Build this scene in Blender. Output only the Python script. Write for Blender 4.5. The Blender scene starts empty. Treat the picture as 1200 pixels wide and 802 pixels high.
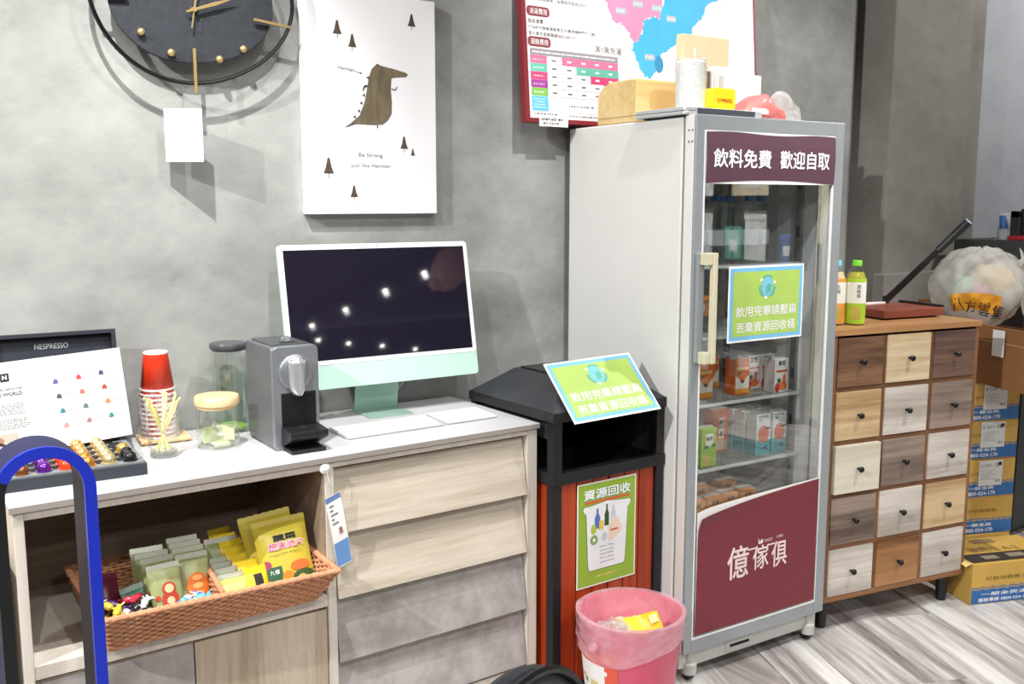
import bpy, bmesh, math, random
from mathutils import Vector, Matrix
random.seed(7)
R = math.radians
SC = bpy.context.scene
COL = SC.collection

# ------------------------------------------------------------------ camera, world, lights, exposure
cam_d = bpy.data.cameras.new('camera')
cam_d.sensor_width = 36.0
cam_d.lens = 1146.1 / 1200 * 36
cam_d.clip_start = 0.05
cam = bpy.data.objects.new('camera', cam_d)
COL.objects.link(cam)
cam.location = (0, 0, 1.3957)
cam.rotation_euler = (math.pi / 2 - 0.1409, 0, -0.6166)
SC.camera = cam
SC.view_settings.view_transform = 'Standard'
SC.view_settings.look = 'None'
SC.view_settings.gamma = 1
SC.view_settings.use_curve_mapping = False
SC.view_settings.exposure = 0.40
try:
    SC.cycles.use_denoising = True
    SC.cycles.max_bounces = 10
    SC.cycles.transparent_max_bounces = 24
    SC.cycles.sample_clamp_indirect = 6
except Exception:
    pass
world = bpy.data.worlds.new('world')
SC.world = world
world.use_nodes = True
world.node_tree.nodes['Background'].inputs[0].default_value = (0.8, 0.85, 0.9, 1)
world.node_tree.nodes['Background'].inputs[1].default_value = 0.05

WY = 2.52          # main wall plane
CEIL = 3.3
ROOM = (-4.5, 9.0, -11.0)
# ceiling spots: (x, y, watts, aim x, aim y, aim z, cone degrees, soft radius)
NEAR_SPOTS = [
    (0.22, 1.46, 205, 0.42, 2.52, 1.18, 66, 0.018),
    (1.05, 1.25, 50, 1.00, 2.10, 0.60, 80, 0.018),
    (1.70, 1.20, 120, 2.35, 2.40, 1.80, 60, 0.02),
    (2.95, 0.70, 125, 2.70, 1.45, 0.00, 80, 0.03),
]
FAR_SPOTS = [(-2.2, 1.05, 400), (-0.4, -0.7, 105), (1.1, -0.8, 75), (3.5, -0.75, 420), (4.9, 0.7, 125),  # this row and the next: unseen lamps, mostly added as fill
             (-1.6, -2.6, 90), (0.4, -2.9, 90),
             (3.85, -5.91, 90), (4.05, -5.27, 90), (4.27, -4.59, 90), (4.48, -4.0, 90),
             (4.17, -6.71, 90), (4.69, -7.07, 90), (5.30, -7.43, 90), (5.98, -7.88, 90)]

# ------------------------------------------------------------------ helpers
def lin(c):
    out = []
    for v in c[:3]:
        v = v / 255.0
        out.append(v / 12.92 if v <= 0.04045 else ((v + 0.055) / 1.055) ** 2.4)
    return (out[0], out[1], out[2], 1.0)

MATS = {}
def new_mat(name):
    m = bpy.data.materials.new(name)
    m.use_nodes = True
    nt = m.node_tree
    b = nt.nodes['Principled BSDF']
    return m, nt, b

def mat(name, col, rough=0.5, metal=0.0, var=0.05, scale=14.0, bump=0.0, emit=0.0, spec=0.5, stretch=(1, 1, 1), detail=4):
    if name in MATS:
        return MATS[name]
    m, nt, b = new_mat(name)
    c = lin(col)
    b.inputs['Roughness'].default_value = rough
    b.inputs['Metallic'].default_value = metal
    b.inputs['Specular IOR Level'].default_value = spec
    tc = nt.nodes.new('ShaderNodeTexCoord')
    mp = nt.nodes.new('ShaderNodeMapping')
    mp.inputs['Scale'].default_value = stretch
    nz = nt.nodes.new('ShaderNodeTexNoise')
    nz.inputs['Scale'].default_value = scale
    nz.inputs['Detail'].default_value = detail
    rp = nt.nodes.new('ShaderNodeValToRGB')
    rp.color_ramp.elements[0].position = 0.3
    rp.color_ramp.elements[1].position = 0.7
    rp.color_ramp.elements[0].color = tuple(max(0, v * (1 - var)) for v in c[:3]) + (1,)
    rp.color_ramp.elements[1].color = tuple(min(1, v * (1 + var)) for v in c[:3]) + (1,)
    nt.links.new(tc.outputs['Object'], mp.inputs['Vector'])
    nt.links.new(mp.outputs[0], nz.inputs['Vector'])
    nt.links.new(nz.outputs['Fac'], rp.inputs[0])
    nt.links.new(rp.outputs[0], b.inputs['Base Color'])
    if bump:
        bp = nt.nodes.new('ShaderNodeBump')
        bp.inputs['Strength'].default_value = bump
        bp.inputs['Distance'].default_value = 0.01
        nt.links.new(nz.outputs['Fac'], bp.inputs['Height'])
        nt.links.new(bp.outputs[0], b.inputs['Normal'])
    if emit:
        b.inputs['Emission Color'].default_value = c
        b.inputs['Emission Strength'].default_value = emit
    MATS[name] = m
    return m

def wood(name, c1, c2, along='x', fine=60.0, rough=0.5, bump=0.05, c3=None, con=(0.40, 0.59)):
    """two-tone grain running along one axis"""
    if name in MATS:
        return MATS[name]
    m, nt, b = new_mat(name)
    b.inputs['Roughness'].default_value = rough
    tc = nt.nodes.new('ShaderNodeTexCoord')
    oi = nt.nodes.new('ShaderNodeObjectInfo')
    ad = nt.nodes.new('ShaderNodeVectorMath'); ad.operation = 'ADD'
    sc = nt.nodes.new('ShaderNodeVectorMath'); sc.operation = 'SCALE'
    cx = nt.nodes.new('ShaderNodeCombineXYZ')
    for i in range(3):
        nt.links.new(oi.outputs['Random'], cx.inputs[i])
    nt.links.new(cx.outputs[0], sc.inputs[0]); sc.inputs['Scale'].default_value = 7.0
    nt.links.new(tc.outputs['Object'], ad.inputs[0]); nt.links.new(sc.outputs[0], ad.inputs[1])
    mp = nt.nodes.new('ShaderNodeMapping')
    s = [1.0, 1.0, 1.0]
    s['xyz'.index(along)] = 0.06
    mp.inputs['Scale'].default_value = s
    nz = nt.nodes.new('ShaderNodeTexNoise')
    nz.inputs['Scale'].default_value = fine
    nz.inputs['Detail'].default_value = 8
    nz.inputs['Distortion'].default_value = 0.15
    nz.inputs['Roughness'].default_value = 0.68
    n2 = nt.nodes.new('ShaderNodeTexNoise')
    n2.inputs['Scale'].default_value = fine * 0.22
    n2.inputs['Detail'].default_value = 3
    mx = nt.nodes.new('ShaderNodeMath'); mx.operation = 'MULTIPLY_ADD'
    mx.inputs[1].default_value = 0.5
    ml = nt.nodes.new('ShaderNodeMath'); ml.operation = 'MULTIPLY'; ml.inputs[1].default_value = 0.5
    rp = nt.nodes.new('ShaderNodeValToRGB')
    rp.color_ramp.elements[0].position = con[0]
    rp.color_ramp.elements[1].position = con[1]
    rp.color_ramp.elements[0].color = lin(c1)
    rp.color_ramp.elements[1].color = lin(c2)
    if c3:
        e = rp.color_ramp.elements.new(0.5); e.color = lin(c3)
    nt.links.new(ad.outputs[0], mp.inputs['Vector'])
    nt.links.new(mp.outputs[0], nz.inputs['Vector'])
    nt.links.new(mp.outputs[0], n2.inputs['Vector'])
    nt.links.new(n2.outputs['Fac'], ml.inputs[0])
    nt.links.new(nz.outputs['Fac'], mx.inputs[0])
    nt.links.new(ml.outputs[0], mx.inputs[2])
    nt.links.new(mx.outputs[0], rp.inputs[0])
    nt.links.new(rp.outputs[0], b.inputs['Base Color'])
    if bump:
        bp = nt.nodes.new('ShaderNodeBump'); bp.inputs['Strength'].default_value = bump; bp.inputs['Distance'].default_value = 0.005
        nt.links.new(nz.outputs['Fac'], bp.inputs['Height']); nt.links.new(bp.outputs[0], b.inputs['Normal'])
    MATS[name] = m
    return m

def thin_glass(name, tint=(253, 255, 254), ior=1.45, base=0.0, rough=0.0, haze=0.0, hazecol=(255, 255, 255)):
    """pane or thin-walled vessel: clear transmission, Fresnel mirror, optional milky film"""
    if name in MATS:
        return MATS[name]
    m = bpy.data.materials.new(name); m.use_nodes = True
    nt = m.node_tree; nt.nodes.clear()
    out = nt.nodes.new('ShaderNodeOutputMaterial')
    tr = nt.nodes.new('ShaderNodeBsdfTransparent'); tr.inputs[0].default_value = lin(tint)
    gl = nt.nodes.new('ShaderNodeBsdfGlossy'); gl.inputs['Roughness'].default_value = rough
    gl.inputs[0].default_value = (1, 1, 1, 1)
    fr = nt.nodes.new('ShaderNodeFresnel')
    ge = nt.nodes.new('ShaderNodeNewGeometry')          # same mirror strength on both faces of the thin wall
    mr = nt.nodes.new('ShaderNodeMapRange'); mr.inputs[3].default_value = ior; mr.inputs[4].default_value = 1 / ior
    nt.links.new(ge.outputs['Backfacing'], mr.inputs[0]); nt.links.new(mr.outputs[0], fr.inputs[0])
    ad = nt.nodes.new('ShaderNodeMath'); ad.operation = 'ADD'; ad.use_clamp = True; ad.inputs[1].default_value = base
    nt.links.new(fr.outputs[0], ad.inputs[0])
    mx = nt.nodes.new('ShaderNodeMixShader')
    nt.links.new(ad.outputs[0], mx.inputs[0]); nt.links.new(gl.outputs[0], mx.inputs[2])
    if haze > 0:
        df = nt.nodes.new('ShaderNodeBsdfDiffuse'); df.inputs[0].default_value = lin(hazecol)
        tl = nt.nodes.new('ShaderNodeBsdfTranslucent'); tl.inputs[0].default_value = lin(hazecol)
        m1 = nt.nodes.new('ShaderNodeMixShader'); m1.inputs[0].default_value = 0.4
        nt.links.new(df.outputs[0], m1.inputs[1]); nt.links.new(tl.outputs[0], m1.inputs[2])
        m2 = nt.nodes.new('ShaderNodeMixShader')
        tc = nt.nodes.new('ShaderNodeTexCoord'); nz = nt.nodes.new('ShaderNodeTexNoise'); nz.inputs['Scale'].default_value = 22
        nz.inputs['Detail'].default_value = 5
        rg = nt.nodes.new('ShaderNodeMapRange')
        rg.inputs[1].default_value = 0.3; rg.inputs[2].default_value = 0.7
        rg.inputs[3].default_value = max(0, haze - 0.12); rg.inputs[4].default_value = min(1, haze + 0.12)
        nt.links.new(tc.outputs['Object'], nz.inputs['Vector']); nt.links.new(nz.outputs['Fac'], rg.inputs[0])
        nt.links.new(rg.outputs[0], m2.inputs[0])
        nt.links.new(tr.outputs[0], m2.inputs[1]); nt.links.new(m1.outputs[0], m2.inputs[2])
        nt.links.new(m2.outputs[0], mx.inputs[1])
    else:
        nt.links.new(tr.outputs[0], mx.inputs[1])
    nt.links.new(mx.outputs[0], out.inputs[0])
    MATS[name] = m
    return m

def link(o, parent=None):
    COL.objects.link(o)
    if parent is not None:
        o.parent = parent
    return o

def tag(o, label=None, cat=None, group=None, kind=None):
    if label: o['label'] = label
    if cat: o['category'] = cat
    if group: o['group'] = group
    if kind: o['kind'] = kind
    return o

def thing(name, label, cat, loc=(0, 0, 0), rz=0.0, group=None, rot=None):
    o = bpy.data.objects.new(name, None)
    o.empty_display_size = 0.05
    o.location = loc
    o.rotation_euler = rot if rot else (0, 0, rz)
    link(o)
    return tag(o, label, cat, group)

class MB:
    def __init__(s):
        s.v = []; s.f = []
    def add(s, vs, fs):
        n = len(s.v)
        s.v += [tuple(p) for p in vs]
        s.f += [tuple(i + n for i in f) for f in fs]
        return s
    def box(s, x0, x1, y0, y1, z0, z1):
        vs = [(x, y, z) for z in (z0, z1) for y in (y0, y1) for x in (x0, x1)]
        return s.add(vs, [(0, 2, 3, 1), (4, 5, 7, 6), (0, 1, 5, 4), (2, 6, 7, 3), (0, 4, 6, 2), (1, 3, 7, 5)])
    def hexa(s, p):
        return s.add(p, [(0, 2, 3, 1), (4, 5, 7, 6), (0, 1, 5, 4), (2, 6, 7, 3), (0, 4, 6, 2), (1, 3, 7, 5)])
    def cyl(s, p0, p1, r0, r1=None, n=14, cap=True):
        r1 = r0 if r1 is None else r1
        p0 = Vector(p0); p1 = Vector(p1)
        d = (p1 - p0).normalized()
        a = d.orthogonal().normalized(); b = d.cross(a)
        vs = []
        for p, r in ((p0, r0), (p1, r1)):
            for i in range(n):
                t = 2 * math.pi * i / n
                vs.append(p + a * (r * math.cos(t)) + b * (r * math.sin(t)))
        fs = [(i, (i + 1) % n, n + (i + 1) % n, n + i) for i in range(n)]
        if cap:
            fs += [tuple(range(n))[::-1], tuple(range(n, 2 * n))]
        return s.add(vs, fs)
    def lathe(s, prof, n=24, c=(0, 0, 0), sx=1.0, sy=1.0):
        vs = []; fs = []
        for r, z in prof:
            for i in range(n):
                t = 2 * math.pi * i / n
                vs.append((c[0] + sx * r * math.cos(t), c[1] + sy * r * math.sin(t), c[2] + z))
        m = len(prof)
        for k in range(m - 1):
            for i in range(n):
                j = (i + 1) % n
                fs.append((k * n + i, k * n + j, (k + 1) * n + j, (k + 1) * n + i))
        if prof[0][0] > 1e-6: fs.append(tuple(range(n))[::-1])
        if prof[-1][0] > 1e-6: fs.append(tuple(range((m - 1) * n, m * n)))
        return s.add(vs, fs)
    def shell(s, prof, n=24, c=(0, 0, 0), sx=1.0, sy=1.0):
        vs = []; fs = []
        for r, z in prof:
            for i in range(n):
                t = 2 * math.pi * i / n
                vs.append((c[0] + sx * r * math.cos(t), c[1] + sy * r * math.sin(t), c[2] + z))
        m = len(prof)
        for k in range(m - 1):
            for i in range(n):
                j = (i + 1) % n
                fs.append((k * n + i, k * n + j, (k + 1) * n + j, (k + 1) * n + i))
        return s.add(vs, fs)
    def tube(s, pts, r, n=8, closed=False, flat=1.0):
        pts = [Vector(p) for p in pts]
        m = len(pts); vs = []; fs = []
        prev = None
        for k in range(m):
            if closed: d = pts[(k + 1) % m] - pts[k - 1]
            else: d = pts[min(k + 1, m - 1)] - pts[max(k - 1, 0)]
            d.normalize()
            if prev is None:
                a = d.orthogonal().normalized()
            else:
                a = prev - d * prev.dot(d)
                a = a.normalized() if a.length > 1e-6 else d.orthogonal().normalized()
            prev = a
            b = d.cross(a)
            rr = r[k] if isinstance(r, (list, tuple)) else r
            for i in range(n):
                t = 2 * math.pi * i / n
                vs.append(pts[k] + a * (rr * math.cos(t)) + b * (rr * flat * math.sin(t)))
        for k in range(m if closed else m - 1):
            q = (k + 1) % m
            for i in range(n):
                j = (i + 1) % n
                fs.append((k * n + i, k * n + j, q * n + j, q * n + i))
        if not closed:
            fs += [tuple(range(n))[::-1], tuple(range((m - 1) * n, m * n))]
        return s.add(vs, fs)
    def prism(s, poly, axis, a, b):
        """poly: 2-D outline in the two other axes (order x,y,z without axis)"""
        n = len(poly)
        def P(p, t):
            if axis == 'x': return (t, p[0], p[1])
            if axis == 'y': return (p[0], t, p[1])
            return (p[0], p[1], t)
        vs = [P(p, a) for p in poly] + [P(p, b) for p in poly]
        fs = [(i, (i + 1) % n, n + (i + 1) % n, n + i) for i in range(n)]
        fs += [tuple(range(n))[::-1], tuple(range(n, 2 * n))]
        return s.add(vs, fs)
    def grid(s, fn, nu, nv):
        vs = [fn(i / nu, j / nv) for j in range(nv + 1) for i in range(nu + 1)]
        fs = [(j * (nu + 1) + i, j * (nu + 1) + i + 1, (j + 1) * (nu + 1) + i + 1, (j + 1) * (nu + 1) + i)
              for j in range(nv) for i in range(nu)]
        return s.add(vs, fs)
    def build(s, name, m, parent=None, loc=(0, 0, 0), rot=(0, 0, 0), smooth=False, bevel=0.0, solid=0.0, fix=True):
        me = bpy.data.meshes.new(name)
        me.from_pydata(s.v, [], s.f)
        me.update()
        if fix:
            bm = bmesh.new(); bm.from_mesh(me)
            bmesh.ops.recalc_face_normals(bm, faces=bm.faces)
            bm.to_mesh(me); bm.free()
        if smooth:
            me.polygons.foreach_set('use_smooth', [True] * len(me.polygons))
            me.set_sharp_from_angle(angle=R(40))
        me.materials.append(m)
        o = bpy.data.objects.new(name, me)
        o.location = loc; o.rotation_euler = rot
        link(o, parent)
        if solid:
            md = o.modifiers.new('solid', 'SOLIDIFY'); md.thickness = solid; md.offset = 0
        if bevel:
            md = o.modifiers.new('bevel', 'BEVEL'); md.width = bevel; md.segments = 2; md.limit_method = 'ANGLE'
        return o

def rrect(x0, x1, z0, z1, r, n=5):
    pts = []
    for cx, cz, a0 in ((x1 - r, z1 - r, 0), (x0 + r, z1 - r, 90), (x0 + r, z0 + r, 180), (x1 - r, z0 + r, 270)):
        for i in range(n + 1):
            a = R(a0 + 90 * i / n)
            pts.append((cx + r * math.cos(a), cz + r * math.sin(a)))
    return pts

TXT = {}
def text_data(s, bold=0.0):
    k = (s, bold)
    if k not in TXT:
        c = bpy.data.curves.new('lettering', 'FONT')
        c.body = s; c.size = 1; c.resolution_u = 2
        o = bpy.data.objects.new('lettering', c)
        me = bpy.data.meshes.new_from_object(o)
        vs = [(v.co.x, v.co.y) for v in me.vertices]
        fs = [tuple(p.vertices) for p in me.polygons]
        bpy.data.objects.remove(o); bpy.data.curves.remove(c); bpy.data.meshes.remove(me)
        x0 = min(v[0] for v in vs); x1 = max(v[0] for v in vs); y0 = min(v[1] for v in vs); y1 = max(v[1] for v in vs)
        TXT[k] = ([(a - x0, b - y0) for a, b in vs], fs, x1 - x0, y1 - y0)
    return TXT[k]

class Print:
    """flat ink and lettering lying on the -y face of a sheet (local x right, z up); surf(x, z) lifts it onto a curved face"""
    def __init__(s, parent, y=0.0, eps=0.0005, surf=None):
        s.p = parent; s.y = y; s.eps = eps; s.surf = surf; s.d = {}; s.join = None; s.n = 0
    def _mb(s, name, m):
        if not s.join: s.n += 1                 # every figure, block or word is a piece of its own; fine print stays joined
        return s.d.setdefault((name, m.name, s.join or s.n), (MB(), m))[0]
    def _put(s, name, m, pts, fs, layer):
        vs = []
        for x, z in pts:
            y0 = s.surf(x, z) if s.surf else s.y
            vs.append((x, y0 - s.eps * layer, z))
        s._mb(name, m).add(vs, fs)
    def rect(s, name, m, x0, x1, z0, z1, layer=1, nx=1, nz=1):
        pts = [(x0 + (x1 - x0) * i / nx, z0 + (z1 - z0) * j / nz) for j in range(nz + 1) for i in range(nx + 1)]
        fs = [(j * (nx + 1) + i, j * (nx + 1) + i + 1, (j + 1) * (nx + 1) + i + 1, (j + 1) * (nx + 1) + i) for j in range(nz) for i in range(nx)]
        s._put(name, m, pts, fs, layer)
    def poly(s, name, m, pts, layer=1):
        s._put(name, m, pts, [tuple(range(len(pts)))], layer)
    def fan(s, name, m, cx, cz, rx, rz, layer=1, n=18, rings=3, shape=None):
        pts = [(cx, cz)]; fs = []
        for k in range(1, rings + 1):
            for i in range(n):
                t = 2 * math.pi * i / n
                q = shape(t) if shape else 1.0
                pts.append((cx + rx * q * k / rings * math.cos(t), cz + rz * q * k / rings * math.sin(t)))
        for i in range(n):
            fs.append((0, 1 + i, 1 + (i + 1) % n))
        for k in range(rings - 1):
            for i in range(n):
                a = 1 + k * n; b = 1 + (k + 1) * n; j = (i + 1) % n
                fs.append((a + i, b + i, b + j, a + j))
        s._put(name, m, pts, fs, layer)
    def txt(s, name, m, body, x, z, h=None, w=None, layer=2, align='C', bold=0.0, rot=0.0):
        vs, fs, tw, th = text_data(body, bold)
        if h and w: sx = w / tw; sz = h / th
        elif h: sx = sz = h / th
        else: sx = sz = w / tw
        W = tw * sx; H = th * sz
        ox = {'C': -W / 2, 'L': 0, 'R': -W}[align]
        ca, sa = math.cos(rot), math.sin(rot)
        pts = []; F = []
        e = bold * (sx + sz) * .5
        for dx, dz in ((0, 0), (e, 0), (-e, 0), (0, e), (0, -e)) if bold else ((0, 0),):
            k = len(pts)
            for a, b in vs:
                px = a * sx + ox + dx; pz = b * sz - H / 2 + dz
                pts.append((x + px * ca - pz * sa, z + px * sa + pz * ca))
            F += [tuple(i + k for i in f) for f in fs]
        s._put(name, m, pts, F, layer)
        if bold:                                # the five strokes that thicken a glyph lie a hair apart
            mb = s.d[(name, m.name, s.join or s.n)][0]
            k = len(vs)
            for i in range(len(mb.v) - 5 * k, len(mb.v)):
                j = (i - len(mb.v) + 5 * k) // k
                x_, y_, z_ = mb.v[i]
                mb.v[i] = (x_, y_ + .00005 * j, z_)
    def lines(s, name, m, x0, x1, z0, z1, n, layer=2, ragged=0.3, thick=0.45):
        st = (z1 - z0) / n
        s.join = 'fine'
        for i in range(n):
            e = x1 - (x1 - x0) * random.random() * ragged
            z = z1 - st * (i + 0.5)
            x = x0
            while x < e:                       # broken into words so that it reads as small print
                L = min(e - x, (x1 - x0) * (0.03 + 0.08 * random.random()))
                s.rect(name, m, x, x + L, z - st * thick / 2, z + st * thick / 2, layer)
                x += L + st * 0.45
        s.join = None
    def build(s):
        out = []
        for (name, _, j), (mb, m) in s.d.items():
            o = mb.build(name, m, s.p, fix=False)
            if j == 'fine': o['kind'] = 'stuff'
            out.append(o)
        s.d = {}
        return out

def dup(root, loc=None, rz=None, label=None, rot=None, group=None):
    r = root.copy(); COL.objects.link(r)
    if loc is not None: r.location = loc
    if rz is not None: r.rotation_euler = (root.rotation_euler.x, root.rotation_euler.y, rz)
    if rot is not None: r.rotation_euler = rot
    if label: r['label'] = label
    if group: r['group'] = group
    for ch in list(root.children):
        c = ch.copy(); COL.objects.link(c); c.parent = r
        for g in list(ch.children):
            d = g.copy(); COL.objects.link(d); d.parent = c
    return r

def struct(name, mb, m, **k):
    return tag(mb.build(name, m, **k), kind='structure')

# ------------------------------------------------------------------ materials of general use
WHITE = mat('white paper', (240, 240, 238), 0.6, var=0.015)
BLACK = mat('black plastic', (22, 23, 25), 0.45, var=0.1)
BLACKM = mat('black powder coat', (28, 29, 31), 0.4, metal=0.2, var=0.12, scale=60, bump=0.02)
GOLD = mat('brushed gold', (226, 196, 132), 0.3, metal=0.75, var=0.05)
INK = mat('black ink', (35, 33, 35), 0.7)
GREYINK = mat('grey ink', (112, 112, 114), 0.7)
STEEL = mat('steel', (190, 192, 195), 0.3, metal=0.9)
CLEAR = thin_glass('clear glass', base=0.02)
FILM = thin_glass('clear wrapping film', base=0.06, haze=0.16)

# ------------------------------------------------------------------ room shell
def concrete(name, c1, c2, c3, seed=0.0):
    m, nt, b = new_mat(name)
    b.inputs['Roughness'].default_value = 0.72
    b.inputs['Specular IOR Level'].default_value = 0.3
    tc = nt.nodes.new('ShaderNodeTexCoord')
    mp = nt.nodes.new('ShaderNodeMapping'); mp.inputs['Location'].default_value = (seed, seed * 0.7, seed * 1.3)
    mp.inputs['Scale'].default_value = (0.75, 1, 1)
    a = nt.nodes.new('ShaderNodeTexNoise'); a.inputs['Scale'].default_value = 1.5; a.inputs['Detail'].default_value = 7; a.inputs['Roughness'].default_value = 0.62
    a.inputs['Distortion'].default_value = 0.5
    c = nt.nodes.new('ShaderNodeTexNoise'); c.inputs['Scale'].default_value = 9; c.inputs['Detail'].default_value = 8; c.inputs['Roughness'].default_value = 0.7
    f = nt.nodes.new('ShaderNodeTexNoise'); f.inputs['Scale'].default_value = 130; f.inputs['Detail'].default_value = 3
    for n in (a, c, f):
        nt.links.new(mp.outputs[0], n.inputs['Vector'])
    nt.links.new(tc.outputs['Object'], mp.inputs['Vector'])
    mix = nt.nodes.new('ShaderNodeMath'); mix.operation = 'MULTIPLY_ADD'; mix.inputs[1].default_value = 0.35
    m2 = nt.nodes.new('ShaderNodeMath'); m2.operation = 'MULTIPLY'; m2.inputs[1].default_value = 0.65
    nt.links.new(a.outputs['Fac'], m2.inputs[0])
    nt.links.new(c.outputs['Fac'], mix.inputs[0]); nt.links.new(m2.outputs[0], mix.inputs[2])
    rp = nt.nodes.new('ShaderNodeValToRGB')
    rp.color_ramp.elements[0].position = 0.36; rp.color_ramp.elements[1].position = 0.62
    rp.color_ramp.elements[0].color = lin(c1); rp.color_ramp.elements[1].color = lin(c3)
    e = rp.color_ramp.elements.new(0.48); e.color = lin(c2)
    nt.links.new(mix.outputs[0], rp.inputs[0])
    nt.links.new(rp.outputs[0], b.inputs['Base Color'])
    bp = nt.nodes.new('ShaderNodeBump'); bp.inputs['Strength'].default_value = 0.10; bp.inputs['Distance'].default_value = 0.01
    nt.links.new(c.outputs['Fac'], bp.inputs['Height']); nt.links.new(bp.outputs[0], b.inputs['Normal'])
    return m

CONC = concrete('wall concrete', (122, 123, 120), (145, 146, 143), (166, 167, 164))
CONC2 = concrete('pillar concrete', (112, 108, 102), (126, 123, 117), (138, 135, 130), 5.0)
CONC3 = concrete('side concrete', (150, 153, 158), (160, 163, 168), (170, 173, 177), 9.0)
DARKCEIL = mat('dark painted ceiling', (52, 52, 60), 0.8, var=0.1, scale=3)
PLASTER = mat('grey plaster', (168, 168, 166), 0.8, var=0.05, scale=2)

x0, x1, y0 = ROOM
struct('floor', MB().box(x0 - .1, x1 + .1, y0 - .1, WY + 0.4, -0.12, -0.006), wood('laminate base', (150, 142, 138), (200, 194, 190), 'y', 30, 0.45, 0.02))
floor = bpy.data.objects['floor']
LAM = wood('grey oak laminate', (96, 89, 88), (228, 226, 224), 'y', 40, 0.34, 0.03, c3=(182, 177, 174), con=(0.37, 0.62))
ANG = -0.41
pw, pl = 0.177, 1.25
plank_mesh = None
ca, sa = math.cos(ANG), math.sin(ANG)
mb = MB().box(0.0008, pw - 0.0008, 0.0008, pl - 0.0008, -0.006, 0)
count = 0
for i in range(-12, 24):
    off = (i * 0.437) % pl
    for j in range(-3, 5):
        lx, ly = i * pw + 1.0, j * pl + off - 0.6
        cxm, cym = lx + pw / 2, ly + pl / 2
        wx, wy = cxm * ca - cym * sa, cxm * sa + cym * ca
        if not (0.9 < wx < 5.0 and -0.6 < wy < 3.0):
            continue
        if wy > 2.1 and wx < 3.3:
            continue
        px, py = lx * ca - ly * sa, lx * sa + ly * ca
        if plank_mesh is None:
            o = mb.build('plank', LAM, floor, (px, py, 0), (0, 0, ANG)); plank_mesh = o.data
        else:
            o = bpy.data.objects.new('plank', plank_mesh); o.location = (px, py, 0); o.rotation_euler = (0, 0, ANG); link(o, floor)
        count += 1

struct('wall_back', MB().box(x0, 3.485, WY, WY + 0.3, 0, CEIL), CONC)
struct('wall_recess', MB().box(3.485, 4.4, WY + 0.1, WY + 0.3, 0, CEIL), CONC2)
struct('wall_pillar', MB().box(3.567, 4.13, 2.40, WY + 0.1, 0, CEIL), CONC2, bevel=0.006)
struct('wall_pillar_return', MB().box(4.13, 4.27, 2.425, WY + 0.1, 0, CEIL), CONC2)
struct('trim_pillar_base', MB().box(3.50, 4.02, 2.345, 2.40, 0, 1.112), CONC2, bevel=0.004)
struct('wall_back_right', MB().box(4.27, x1, 2.50, WY + 0.3, 0, CEIL), CONC3)
struct('wall_right', MB().box(x1, x1 + .1, y0, WY + .3, 0, CEIL), PLASTER)
struct('wall_left', MB().box(x0 - .1, x0, y0, WY + .3, 0, CEIL), PLASTER)
struct('wall_rear', MB().box(x0, x1, y0 - .1, y0, 0, CEIL), PLASTER)
struct('ceiling', MB().box(x0 - .1, x1 + .1, y0 - .1, WY + .3, CEIL, CEIL + 0.1), DARKCEIL)
for i, yb in enumerate((-2.2, -6.15, -9.0)):
    struct('trim_beam_%d' % (i + 1), MB().box(x0, x1, yb - .15, yb + .15, CEIL - 0.18, CEIL), mat('dark beam', (112, 110, 130), 0.7))

# ------------------------------------------------------------------ ceiling track lights (the room's lamps and unseen ones added as fill)
LAMPGLASS = mat('lit lamp lens', (255, 250, 240), 0.4, emit=25)
def track(label, a, b):
    t = thing('light_track', label, 'light track', (0, 0, 0))
    a = Vector(a); b = Vector(b)
    d = (b - a); L = d.length; ang = math.atan2(d.y, d.x)
    MB().box(0, L, -0.017, 0.017, CEIL - 0.035, CEIL).build('rail', BLACKM, t, (a.x, a.y, 0), (0, 0, ang))
    return t
def spot(x, y, watts, aim, cone, soft, label, col=(1, 0.985, 0.965)):
    t = thing('track_spotlight', label, 'spotlight', (x, y, CEIL - 0.035), group='black ceiling track spotlights')
    d = (Vector(aim) - Vector((x, y, CEIL - 0.16))).normalized()
    q = d.to_track_quat('-Z', 'Y').to_euler()
    MB().cyl((0, 0, 0), (0, 0, -0.085), 0.008, n=8).build('stem', BLACKM, t)
    MB().cyl((0, 0, 0.06), (0, 0, -0.07), 0.038, n=18, cap=False).cyl((0, 0, 0.06), (0, 0, 0.055), 0.038, n=18).build('lamp_can', BLACKM, t, (0, 0, -0.125), q, smooth=True)
    MB().lathe([(0.0005, -0.082), (0.014, -0.079), (0.021, -0.072), (0.023, -0.066), (0.0005, -0.060)], 18).build('lens', LAMPGLASS, t, (0, 0, -0.125), q, smooth=True)
    l = bpy.data.lights.new('lamp', 'SPOT')
    l.energy = watts; l.color = col; l.spot_size = R(cone); l.spot_blend = 0.75; l.shadow_soft_size = soft
    lo = bpy.data.objects.new('lamp', l)
    lo.location = Vector((0, 0, -0.125)) + d * 0.115
    lo.rotation_euler = q
    link(lo, t)
track('black lighting track over the counter wall', (-2.2, 1.75), (3.4, 1.05))
for i, (x, y, w, ax, ay, az, cone, soft) in enumerate(NEAR_SPOTS):
    spot(x, y, w, (ax, ay, az), cone, soft, ['black spotlight aimed at the wall clock', 'black spotlight above the desktop computer', 'black spotlight aimed at the top of the fridge', 'black spotlight aimed at the floor by the fridge'][i])
for txt, pa, pb_ in (('black lighting track behind the camera', (-2.5, -0.35), (6.0, -1.0)), ('black lighting track in the middle of the shop', (-2.5, -2.5), (2.0, -3.1)),
                    ('black lighting track running away to the rear of the shop', (3.72, -6.3), (4.62, -3.6)), ('black lighting track along the rear of the shop', (3.9, -6.55), (6.5, -8.2))):
    track(txt, pa, pb_)
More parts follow.
